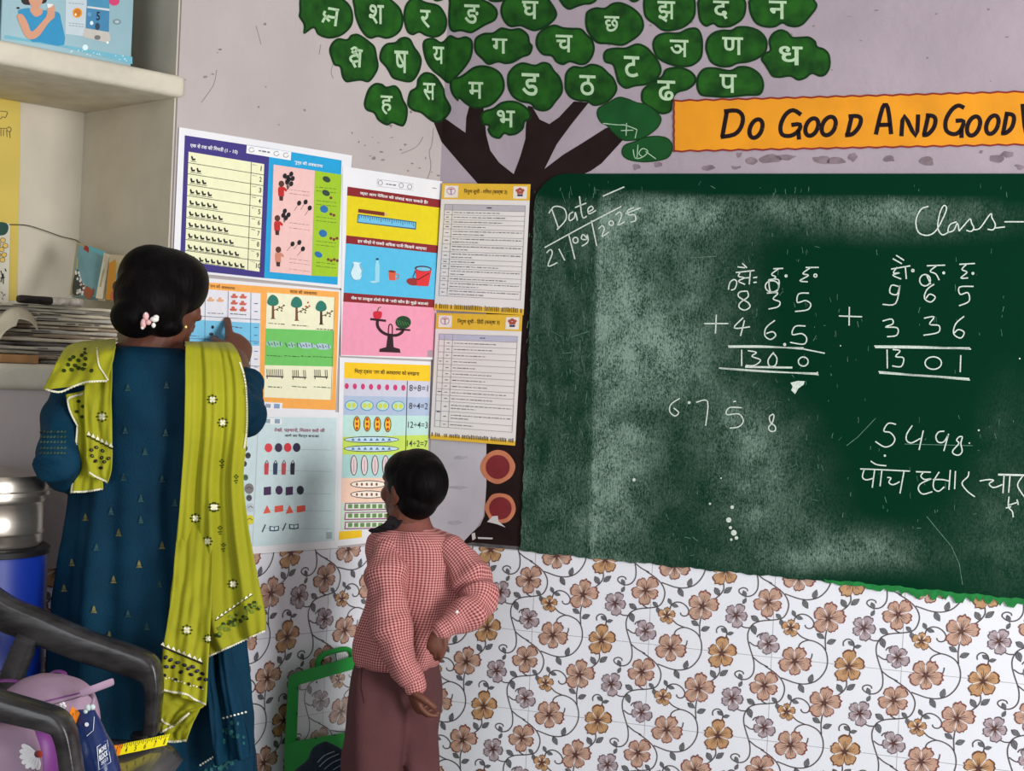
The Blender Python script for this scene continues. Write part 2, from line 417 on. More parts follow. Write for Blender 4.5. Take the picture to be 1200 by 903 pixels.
# ---------------------------------------------------------------- painted alphabet tree
m_bark = M('paint_bark', (34, 20, 20), .75, .15, 20, spec=.15)
m_ld = M('paint_leaf_dark', (14, 52, 18), .7, .12, 30, spec=.15)
m_lg = M('paint_leaf_green', (34, 92, 24), .65, .0, 26, col2=(16, 58, 17), spec=.15)
m_lg2 = M('paint_leaf_plain', (20, 78, 34), .65, .1, 20, spec=.15)
m_lw = M('paint_letter', (176, 204, 168), .6, .06, 60)
tree = empty('tree_mural', pl('R', 607, 637)); tag(tree, 'painted tree mural on the wall with green leaves carrying Hindi letters', 'mural')
B4 = crop(480, 100, 4)
tr = B4([(110, 165), (160, 150), (195, 175), (262, 222), (266, 150), (280, 95), (345, 95), (360, 235), (378, 305), (420, 362), (488, 416), (520, 330), (543, 250), (545, 190), (555, 95), (575, 100), (610, 160), (655, 181), (700, 150), (770, 75), (840, 80), (760, 180), (690, 275), (632, 392), (720, 325), (810, 270), (920, 200), (960, 190), (1010, 245), (900, 365), (850, 400), (740, 450)]) + \
    [(645, 232), (634, 300), (622, 450), (610, 642), (575, 640), (541, 637), (553, 624), (563, 615), (568, 604), (570, 568), (570, 522), (572, 400), (566, 300), (562, 222)] + B4([(320, 460), (240, 370), (150, 265)])
mb = MB(); mb.wpoly(tr, .0006, m_bark); mb.build('trunk', tree)
Q = crop(480, 480, 4.5125)
m_clay, m_mar = M('paint_clay', (196, 120, 88), .7, .06, 30), M('paint_maroon', (124, 36, 42), .6, .08, 30)
for x, y, r, r2 in ((466, 302, 90, 64), (480, 520, 82, 60)):
    mb = MB(); rr = random.Random(x)
    mb.wpoly(smooth(Q([(px_ + rr.uniform(-4, 4), py_ + rr.uniform(-3, 3)) for px_, py_ in ell(x, y, r, r * .98, 12)]), 3), .0009, m_clay)
    mb.wpoly(Q(ell(x, y, r2, r2, 20)), .0012, m_mar); mb.build('painted_disc', tree)
mb = MB(); m_peel = M('bare_plaster', (206, 200, 202), .8, .05, 30)
mb.wpoly(Q([(410, 592), (440, 562), (466, 560), (470, 588), (508, 622), (462, 604)]), .0014, m_peel)
mb.wpoly(Q([(328, 655), (345, 648), (350, 680), (332, 690)]), .0014, m_peel); mb.wpoly(Q([(360, 672), (440, 676), (438, 684), (362, 682)]), .0014, m_peel)
mb.build_each('peeled_patch', tree)
mb = MB(); mb.wpoly(Q([(278, 712), (330, 700), (450, 712), (580, 722), (580, 742), (430, 730), (300, 720)]), .0016, M('paint_grey_smear', (88, 84, 86), .8, .2, 40)); mb.build('smeared_edge', tree)
c1, c2, c3, c4, c5 = crop(340, 0, 6.019), crop(480, 0, 5.3125), crop(580, 0, 6.019), crop(680, 0, 4.5125), crop(800, 0, 6.667)
leaves = [
 (c1, [(75, -30), (65, 80), (62, 120), (95, 175), (97, 240), (165, 200), (195, 245), (265, 272), (340, 262), (400, 225), (440, 170), (445, 100), (425, 40), (380, -5), (300, -40), (180, -50)], [[(268, 58), (345, 72)], [(332, 70), (326, 120), (318, 185)], [(326, 122), (295, 122), (262, 112)], [(248, 78), (238, 100), (250, 118), (236, 140), (228, 158)], [(250, 118), (268, 140), (278, 150)]]),
 (c1, [(455, -30), (450, 60), (462, 130), (490, 200), (530, 255), (570, 275), (620, 262), (680, 275), (740, 255), (785, 210), (800, 140), (780, 60), (720, 0), (650, -40)], ('श', 555, 30, 662, 168)),
 (c1, [(285, 400), (275, 350), (295, 300), (340, 268), (400, 275), (430, 245), (475, 237), (520, 260), (560, 290), (600, 330), (615, 400), (625, 470), (600, 530), (555, 580), (500, 570), (450, 575), (395, 580), (365, 540), (350, 475), (310, 460)], [[(430, 350), (455, 335), (470, 350), (450, 372), (436, 360)], [(450, 372), (475, 385), (440, 395), (425, 412), (440, 435), (480, 430)], [(440, 435), (462, 475)], [(468, 352), (512, 360)], [(494, 360), (488, 475)], [(470, 400), (490, 392)]]),
 (c1, [(630, 420), (640, 350), (680, 305), (740, 295), (770, 270), (810, 258), (850, 275), (880, 330), (915, 380), (930, 430), (915, 500), (880, 560), (840, 582), (770, 570), (720, 550), (690, 500), (670, 470)], ('ष', 735, 355, 832, 512)),
 (c1, [(520, 740), (530, 680), (555, 620), (600, 585), (650, 590), (680, 610), (740, 600), (780, 640), (800, 700), (830, 760), (825, 840), (800, 890), (760, 885), (720, 870), (680, 885), (620, 850), (590, 800), (540, 780)], ('ह', 638, 672, 722, 806)),
 (c2, [(-38, 80), (-20, 20), (30, -20), (100, 10), (180, 30), (220, 80), (235, 130), (225, 190), (190, 225), (150, 235), (100, 225), (60, 205), (20, 220), (-15, 200), (-35, 140)], ('र', 65, 60, 130, 172)),
 (c2, [(245, 20), (250, -40), (400, -60), (450, -10), (500, 15), (540, 50), (550, 90), (530, 130), (470, 160), (420, 190), (380, 208), (320, 195), (270, 200), (245, 170), (240, 100)], ('ङ', 340, 26, 435, 146)),
 (c2, [(565, 80), (575, 20), (620, -40), (760, -60), (850, -20), (895, 30), (920, 90), (890, 140), (830, 180), (780, 195), (740, 185), (690, 165), (630, 170), (590, 140)], ('घ', 700, 4, 802, 116)),
 (c2, [(80, 290), (95, 245), (150, 235), (200, 260), (250, 218), (300, 235), (350, 225), (390, 250), (395, 310), (380, 370), (340, 430), (300, 475), (260, 515), (230, 515), (190, 480), (140, 440), (100, 380)], ('य', 145, 288, 215, 396)),
 (c2, [(400, 285), (410, 235), (460, 205), (520, 200), (570, 170), (630, 180), (690, 175), (740, 215), (750, 260), (768, 290), (750, 340), (700, 360), (650, 390), (600, 400), (550, 390), (490, 405), (450, 370), (410, 330)], ('ग', 513, 238, 608, 332)),
 (c2, [(250, 540), (258, 490), (310, 475), (350, 450), (400, 415), (460, 405), (520, 420), (565, 450), (590, 500), (590, 560), (560, 610), (520, 650), (470, 672), (400, 675), (350, 650), (310, 615), (300, 630), (265, 590)], ('म', 366, 508, 458, 612)),
 (c2, [(0, 570), (40, 540), (50, 490), (90, 450), (140, 455), (180, 490), (215, 550), (225, 600), (260, 670), (240, 720), (200, 755), (160, 765), (120, 745), (70, 705), (20, 690), (-15, 650)], ('स', 84, 514, 160, 622)),
 (c2, [(440, 730), (460, 690), (520, 670), (570, 635), (640, 625), (700, 645), (750, 690), (755, 740), (720, 760), (710, 800), (670, 835), (620, 845), (590, 835), (560, 865), (510, 850), (485, 810), (490, 785), (455, 775)], ('भ', 543, 684, 656, 790)),
 (c3, [(85, 560), (95, 510), (140, 460), (200, 438), (280, 455), (340, 435), (390, 450), (420, 495), (460, 540), (480, 600), (475, 660), (430, 720), (390, 770), (340, 787), (280, 770), (250, 735), (180, 720), (120, 680), (90, 620)], ('ड', 188, 514, 312, 672)),
 (c3, [(285, 300), (300, 240), (350, 195), (420, 172), (480, 190), (540, 195), (610, 200), (650, 240), (690, 280), (705, 340), (690, 400), (650, 450), (600, 460), (530, 440), (480, 460), (430, 440), (400, 400), (340, 390), (300, 350)], ('च', 428, 244, 547, 366)),
 (c3, [(490, 580), (500, 510), (550, 465), (620, 470), (680, 448), (750, 465), (800, 510), (840, 550), (865, 620), (840, 680), (780, 730), (700, 748), (650, 720), (590, 715), (530, 690), (495, 640)], ('ठ', 595, 528, 710, 670)),
 (c4, [(25, 105), (35, 60), (80, 38), (130, 40), (170, 15), (220, 12), (280, 40), (325, 85), (338, 140), (315, 185), (270, 220), (220, 243), (150, 235), (90, 230), (50, 190), (30, 150)], ('छ', 127, 84, 206, 166)),
 (c4, [(332, 40), (340, -20), (400, -60), (520, -60), (600, -20), (612, 50), (600, 100), (560, 140), (510, 160), (440, 165), (390, 130), (345, 95)], ('झ', 408, 4, 502, 116)),
 (c4, [(380, 235), (400, 190), (450, 170), (520, 170), (570, 148), (620, 148), (645, 190), (650, 250), (640, 310), (590, 350), (520, 355), (450, 335), (400, 300)], ('ञ', 473, 209, 572, 300)),
 (c4, [(120, 290), (140, 260), (190, 250), (240, 250), (300, 228), (350, 245), (385, 280), (420, 330), (430, 380), (400, 425), (350, 450), (290, 458), (240, 470), (200, 440), (185, 390), (170, 345), (130, 330)], ('ट', 230, 295, 312, 406)),
 (c4, [(320, 510), (330, 470), (380, 430), (430, 400), (450, 365), (510, 352), (570, 365), (610, 400), (610, 440), (570, 475), (510, 495), (490, 540), (480, 590), (430, 605), (380, 580), (330, 545)], ('ढ', 408, 424, 502, 530)),
 (c5, [(115, 60), (120, 0), (200, -60), (400, -60), (490, 0), (495, 90), (470, 150), (420, 190), (360, 215), (280, 215), (240, 190), (180, 210), (130, 160)], ('द', 238, 4, 362, 146)),
 (c5, [(515, 50), (530, -10), (700, -60), (950, -60), (1040, 10), (1050, 60), (1000, 130), (940, 195), (880, 215), (820, 205), (780, 185), (720, 215), (640, 215), (570, 185), (530, 120)], ('न', 673, 4, 812, 146)),
 (c5, [(175, 370), (190, 300), (240, 250), (310, 230), (380, 230), (430, 205), (510, 205), (590, 230), (645, 280), (665, 340), (650, 410), (590, 460), (510, 490), (430, 500), (370, 525), (290, 525), (220, 490), (190, 430)], ('ण', 308, 288, 472, 426)),
 (c5, [(610, 460), (640, 410), (680, 390), (670, 320), (700, 260), (760, 228), (820, 245), (860, 285), (930, 285), (990, 285), (1040, 320), (1055, 360), (1110, 380), (1150, 430), (1155, 520), (1120, 585), (1070, 600), (1010, 580), (960, 615), (900, 630), (840, 600), (760, 610), (700, 600), (665, 550), (640, 510)], ('ध', 752, 358, 937, 506)),
 (c5, [(105, 640), (120, 580), (170, 530), (260, 525), (370, 545), (440, 515), (520, 520), (590, 560), (630, 620), (635, 690), (600, 745), (500, 750), (360, 765), (240, 760), (150, 750), (115, 710)], ('प', 288, 578, 422, 722)),
 (c3, [(455, -30), (470, 30), (520, 70), (580, 50), (630, 35), (680, 30), (720, 0), (700, -40), (600, -60)], None),
 (c2, [(470, -40), (495, 5), (540, 14), (585, 5), (600, -40)], None), (c2, [(120, -40), (150, 2), (180, 9), (215, -5), (215, -40)], None), (c4, [(245, -30), (262, 4), (285, 13), (310, 2), (315, -30)], None),
 (c4, [(88, 610), (95, 570), (140, 545), (200, 512), (250, 520), (300, 540), (350, 550), (400, 585), (430, 625), (415, 670), (370, 710), (320, 735), (270, 745), (220, 740), (170, 700), (140, 665), (110, 650)], 'scr1'),
 (c4, [(218, 800), (235, 765), (290, 745), (350, 722), (420, 718), (470, 735), (490, 780), (470, 830), (420, 850), (340, 858), (270, 850), (230, 830)], 'scr2')]
for i, (cf, pts, let) in enumerate(leaves):
    mb = MB(); o = cf(pts); o = smooth(o, 4); scr = isinstance(let, str)
    mb.wpoly(o, .0010 + .00001 * i, m_ld); mb.wpoly(inset(o, 2.6 if not scr else 1.2), .0014 + .00001 * i, m_lg2 if scr else m_lg)
    lf = mb.build('leaf', tree)
    if let is None: continue
    mb = MB(); mp = lambda x, y: wp(x, y, .0020)
    if isinstance(let, tuple):
        g, x0, y0, x1, y1 = let; a, b, c = cf([(x0, y0), (x1, y0 + (y1 - y0) * .03), (x0, y1)])
        text(mb, g, a, b, c, mp, m_lw, .012)
    elif scr:
        ch = M('chalk_line', (170, 200, 172), .9, .1, 80)
        for st in ([[(120, 652), (200, 660), (240, 662), (300, 685)], [(245, 650), (242, 718)], [(215, 690), (280, 688)], [(300, 685), (290, 730)]] if let == 'scr1' else [[(280, 790), (290, 835), (330, 830), (358, 800), (330, 785), (310, 810), (330, 830)], [(305, 765), (300, 840)], [(345, 800), (400, 840)]]):
            mb.rib(smooth(cf(st), 3, False), 1.0, mp, ch)
    else:
        for st in let: mb.rib(smooth(cf(st), 3, False), 3.0, mp, m_lw)
    mb.build('letter', lf)

# ---------------------------------------------------------------- slogan band
ban = empty('slogan_banner', pl('R', 790, 178)); tag(ban, 'orange yellow painted slogan band with black lettering above the green chalkboard', 'banner')
m_yel = M('paint_yellow_orange', (226, 148, 24), .7, .06, 10); m_red = M('paint_red_brown', (134, 34, 28), .7, .1, 30); m_blk = M('paint_black', (26, 14, 20), .6, .1, 30, spec=.15)
mb = MB(); mb.wpoly([(790, 118), (1000, 111.5), (1360, 103), (1360, 167), (1000, 172), (791, 177)], .0024, m_yel); mb.build('panel', ban)
mb = MB()
for a, b in (((789, 118), (1360, 103)), ((790, 177), (1360, 166)), ((789.5, 117), (789.5, 178))):
    n = 60 if a[0] != b[0] else 12
    mb.rib([(a[0] + (b[0] - a[0]) * i / n + (.6 * (i % 2) if n == 12 else 0), a[1] + (b[1] - a[1]) * i / n + (1.3 * (i % 2) - .6 if n > 12 else 0)) for i in range(n + 1)], 2.0, lambda x, y: pl('R', x, y, .0028), m_red)
mb.build('wavy_border', ban)
mb = MB(); b1, b2 = crop(640, 0, 3.3333), crop(960, 60, 5)
def slant(cx, cy, rx, ry): return [(x - (y - cy) * .25, y) for x, y in ell(cx, cy, rx, ry, 14)] + [(cx + rx, cy)]
for cf, st in ((b1, [[(688, 535), (706, 437)], [(695, 435), (745, 432), (768, 455), (762, 495), (735, 525), (682, 535)], slant(820, 502, 24, 36), [(996, 448), (965, 430), (935, 448), (916, 490), (922, 525), (955, 530), (985, 512), (992, 486), (958, 488)], [(985, 505), (988, 545)], slant(1038, 496, 24, 34), slant(1104, 492, 26, 36)]),
               (b2, [[(165, 492), (190, 385)], [(172, 382), (225, 380), (245, 400), (232, 445), (195, 485), (152, 492)], [(332, 488), (372, 330), (402, 330), (422, 486)], [(352, 432), (420, 430)], [(482, 498), (498, 378), (566, 496), (580, 370)], [(614, 492), (640, 375)], [(625, 375), (668, 380), (682, 405), (670, 450), (635, 488), (605, 490)], [(850, 332), (815, 318), (775, 345), (742, 405), (746, 465), (790, 486), (828, 465), (846, 410), (800, 408)], [(835, 450), (834, 508)], slant(905, 438, 36, 56), slant(1015, 430, 34, 54), [(1078, 482), (1100, 365)], [(1088, 366), (1132, 372), (1142, 400), (1128, 448), (1095, 478), (1066, 480)], [(1192, 308), (1212, 480), (1240, 385), (1262, 478), (1290, 305)]])):
    for s_ in st: mb.rib(smooth(cf(s_), 3, False), 5.0, lambda x, y: pl('R', x, y, .0030), m_blk)
mb.build_each('lettering', ban)
# dirty marks under the band belong to the wall plaster
mb = MB(); m_dirt = M('wall_smudge', (132, 116, 124), .9, .15, 40); rr = random.Random(3)
for x, y, rx, ry in [(903, 186, 14, 5), (880, 188, 8, 5), (920, 184, 12, 4), (962, 187, 10, 5), (980, 189, 12, 4), (999, 184, 6, 5), (1042, 186, 6, 4), (1086, 189, 9, 5), (1180, 181, 8, 4), (1168, 186, 10, 4), (830, 196, 8, 3), (771, 193, 6, 3), (866, 181, 3, 3), (1196, 196, 6, 3), (1150, 178, 2, 2), (862, 196, 5, 2), (745, 162 + 34, 4, 3)]:
    mb.wpoly(smooth([(a + rr.uniform(-2, 2), b + rr.uniform(-1.2, 1.2)) for a, b in ell(x, y, rx, ry, 9)], 2), .0005, m_dirt)
m_spot = M('wall_speck', (136, 126, 126), .9, .12, 60)
mb.wpoly([(506, 500), (572, 500), (571, 568), (566, 606), (556, 622), (540, 637), (499, 636)], .0003, M('pale_wall_patch', (186, 180, 190), .85, .05, 14))  # paler area of the lower wall, from the corner to the trunk
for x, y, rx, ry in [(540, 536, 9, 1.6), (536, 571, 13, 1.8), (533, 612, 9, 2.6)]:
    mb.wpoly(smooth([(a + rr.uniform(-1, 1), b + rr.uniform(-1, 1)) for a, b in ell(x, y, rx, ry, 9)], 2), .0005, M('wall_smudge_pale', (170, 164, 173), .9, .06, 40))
rr = random.Random(9)
for i in range(70):
    x, y = rr.choice([(rr.uniform(215, 505), rr.uniform(5, 200)), (rr.uniform(640, 1190), rr.uniform(5, 100)), (rr.uniform(420, 515), rr.uniform(120, 212))])
    mb.wpoly(smooth([(a + rr.uniform(-.5, .5), b + rr.uniform(-.5, .5)) for a, b in ell(x, y, rr.uniform(.6, 2.6), rr.uniform(.5, 1.6), 7)], 2), .00045, m_spot)
for st in ([(508, 150), (506, 170), (503, 178), (505, 196), (499, 214)], [(392, 70), (388, 84), (391, 92)], [(376, 52), (374, 64)], [(300, 30), (306, 52)], [(236, 120), (250, 100), (254, 82)], [(470, 180), (488, 172), (496, 160)]): mb.rib(smooth(st, 3, False), .7, lambda x, y: wp(x, y, .00045), m_spot)
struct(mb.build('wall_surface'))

# ---------------------------------------------------------------- chalkboard
bd = empty('chalkboard', pl('R', 900, 672)); tag(bd, 'large green chalkboard with white chalk sums and dusty wiped patches', 'chalkboard')
def btop(x): return 203.3 if x > 668 else 203.3 + (max(0, 668 - x) / 50) ** 2.6 * 46
def bbot(x): return 645.5 + (x - 610) * .1005 + .8 * math.sin(x * .13) + .6 * math.sin(x * .41)
def bleft(y): return 626.5 - (y - 230) * .0405 + .7 * math.sin(y * .3)
def ga(x, y, cx, cy, rx, ry): return math.exp(-((x - cx) / rx) ** 2 - ((y - cy) / ry) ** 2)
def sg(x, w): return 1 / (1 + math.exp(-max(-30, min(30, x / w))))
def chalk(x, y):
    n = noise.noise(V((x * .012, y * .012, 0))) * .5 + noise.noise(V((x * .04, y * .04, 3))) * .35
    ed = 701 - (y - 300) * .022
    k = -.02 + (.16 + .12 * noise.noise(V((x * .1, y * .02, 5)))) * sg(ed - x, 3)
    k += .2 * ga(x, y, 640, 615, 45, 60)
    r = sg(x - ed, 1.5)
    k += r * (.62 * ga(x, y, 715, 440, 60, 240) + .30 * ga(x, y, 790, 400, 70, 70) + .32 * ga(x, y, 760, 250, 110, 30) + .16 * ga(x, y, 820, 330, 60, 120))
    k += .26 * ga(x, y, 930, 245, 150, 22) + .26 * ga(x, y, 1060, 250, 120, 26) + .14 * ga(x, y, 870, 560, 90, 80) + .28 * ga(x, y, 870, 500, 50, 40) + .22 * ga(x, y, 900, 600, 60, 60) + .26 * ga(x, y, 1010, 640, 70, 22) + .24 * ga(x, y, 940, 655, 120, 16)
    k += .08 * ga(x, y, 1150, 640, 80, 60) + .10 * ga(x, y, 1180, 560, 40, 120)
    k -= .30 * ga(x, y, 730, 216, 300, 14) + .35 * ga(x, y, 1050, 214, 350, 14)
    k += .3 * math.exp(-((x - ed) / 3.5) ** 2) * sg(y - 290, 10) * (.6 + .8 * noise.noise(V((0, y * .08, 1))))
    k += .15 * math.exp(-((x - bleft(y)) / 6) ** 2)
    k = max(0, k * (1 + n * 1.3)); return .8 * k * (1 + .5 * k)
mb = MB(); nx, ny = 170, 100; att = []
for j in range(ny + 1):
    for i in range(nx + 1):
        x = 608 + (1330 - 608) * (i / nx) ** 1.12; t = j / ny
        y = btop(x) + (bbot(x) - btop(x)) * t; xx = max(x, bleft(y))
        mb.v.append(pl('R', xx, y, .008)); att.append(chalk(xx, y))
m_bd = bpy.data.materials.new('chalkboard_green'); m_bd.use_nodes = True; nt = m_bd.node_tree; N, Lk = nt.nodes, nt.links
b = N['Principled BSDF']; b.inputs['Roughness'].default_value = .75; b.inputs['Specular IOR Level'].default_value = .03
def nd(t, **k):
    n = N.new(t)
    for a, v in k.items():
        if a == 'op': n.operation = v
        elif isinstance(a, str) and a.startswith('i'): n.inputs[int(a[1:])].default_value = v
    return n
at_ = N.new('ShaderNodeAttribute'); at_.attribute_name = 'chalk'
tc = N.new('ShaderNodeTexCoord')
def nz(sc, det, stretch=(1, 1, 1), rough=.6):
    mp = N.new('ShaderNodeMapping'); mp.inputs['Scale'].default_value = stretch; Lk.new(tc.outputs['Object'], mp.inputs[0])
    n = N.new('ShaderNodeTexNoise'); n.inputs['Scale'].default_value = sc; n.inputs['Detail'].default_value = det; n.inputs['Roughness'].default_value = rough; Lk.new(mp.outputs[0], n.inputs['Vector']); return n.outputs['Fac']
def mth(op, a, b_=None):
    n = N.new('ShaderNodeMath'); n.operation = op
    for i, q in enumerate((a, b_)):
        if q is None: continue
        if isinstance(q, (int, float)): n.inputs[i].default_value = q
        else: Lk.new(q, n.inputs[i])
    return n.outputs[0]
g1, g2, g3 = nz(260, 6, (1, 1, .6), .8), nz(16, 4), nz(420, 3, (1, 1, .12))
gr = mth('MULTIPLY', mth('SUBTRACT', mth('ADD', mth('MULTIPLY', g1, .62), mth('ADD', mth('MULTIPLY', g2, .2), mth('MULTIPLY', g3, .18))), .5), 11)
fac = mth('MULTIPLY', at_.outputs['Fac'], mth('MAXIMUM', mth('ADD', gr, .85), .08))
cl = N.new('ShaderNodeClamp'); Lk.new(fac, cl.inputs[0]); cl.inputs[2].default_value = .9
mx = N.new('ShaderNodeMix'); mx.data_type = 'RGBA'; mx.inputs[6].default_value = lin((4, 46, 29)); mx.inputs[7].default_value = lin((136, 160, 147)); Lk.new(cl.outputs[0], mx.inputs[0]); Lk.new(mx.outputs[2], b.inputs['Base Color'])
k = mb.mi(m_bd)
for j in range(ny):
    for i in range(nx): a = j * (nx + 1) + i; mb.f.append([a, a + nx + 1, a + nx + 2, a + 1]); mb.m.append(k)
# edge down to the wall
ring = [i for i in range(nx + 1)] + [(j + 1) * (nx + 1) - 1 for j in range(1, ny + 1)] + [ny * (nx + 1) + i for i in range(nx - 1, -1, -1)] + [j * (nx + 1) for j in range(ny - 1, 0, -1)]
o = len(mb.v)
for i in ring: mb.v.append(mb.v[i] - nR * .0078); att.append(.25)
for q in range(len(ring)): w = (q + 1) % len(ring); mb.f.append([ring[q], ring[w], o + w, o + q]); mb.m.append(k)
cA, cB, cC, cD, cE = crop(600, 180, 3.01), crop(900, 180, 3.01), crop(820, 280, 4.5167), crop(1000, 480, 6), crop(600, 430, 3.01)
m_ch = M('chalk_white', (205, 216, 206), .95, .12, 300); m_cf = M('chalk_faint', (88, 124, 105), .95, .2, 200)
rr = random.Random(11)
mb.wpoly(cC([(480, 760), (520, 750), (556, 752), (550, 770), (522, 790), (505, 820), (484, 800), (492, 780)]), .0092, m_ch)
for x, y, r in [(858, 594, 2.2), (854, 609, 3.2), (860, 624, 3.5), (856, 618, 2), (863, 630, 2.2), (857, 632, 1.6), (1147, 504, 1.2), (1136, 519, 1), (832, 590, 1.4), (845, 560, 1), (743, 562, 2), (985, 405, .8), (1195, 420, 1)]: mb.wpoly(ell(x, y, r, r, 7), .0092, m_ch)
for i in range(640):
    x, y = (rr.uniform(618, 700) if i % 3 == 0 else rr.uniform(630, 960) if i % 3 == 1 else rr.uniform(700, 1195)), rr.uniform(212, 662); l = rr.uniform(1.5, 8) * (1 if i % 9 else 2); a = rr.choice([rr.gauss(1.57, .18), rr.gauss(1.62, .22), rr.gauss(1.5, .2), rr.gauss(1.57, .15), rr.uniform(0, 3.1)])
    if y < bbot(x) - 6: mb.rib([(x, y), (x + l * .5 * math.cos(a) + rr.uniform(-.5, .5), y + l * .5 * math.sin(a)), (x + l * math.cos(a), y + l * math.sin(a))], rr.uniform(.3, .75), lambda x, y: pl('R', x, y, .0088), m_cf)
for st in [[(992, 522), (1005, 512), (1026, 490)], [(1086, 605), (1105, 628), (1115, 640)], [(1115, 640), (1124, 660), (1128, 685)], [(1060, 520), (1140, 522)], [(808, 302), (840, 300)], [(669, 395), (690, 388)]]: mb.rib(st, .8, lambda x, y: pl('R', x, y, .0088), m_cf)
att += [0.] * (len(mb.v) - len(att))
mb.build('board_panel', bd, attr=('chalk', att))
mb = MB(); m_sp = M('paint_bright_green', (16, 120, 52), .6, .14, 60); rr = random.Random(5)
tp = [(x, bbot(x) - 3) for x in range(965, 1345, 5)]
bt = [(x, bbot(x) + max(0, min(7.5, (x - 965) * .06)) * rr.choice([.1, .5, .9, 1.2]) + rr.uniform(-.5, .6)) for x in range(1340, 964, -4)]
mb.wpoly(tp + bt, .0084, m_sp)
mb.build('paint_overspill', bd)
def circ(x, y, rx, ry=None): e = ell(x, y, rx, ry or rx, 12); return e + [e[0]]
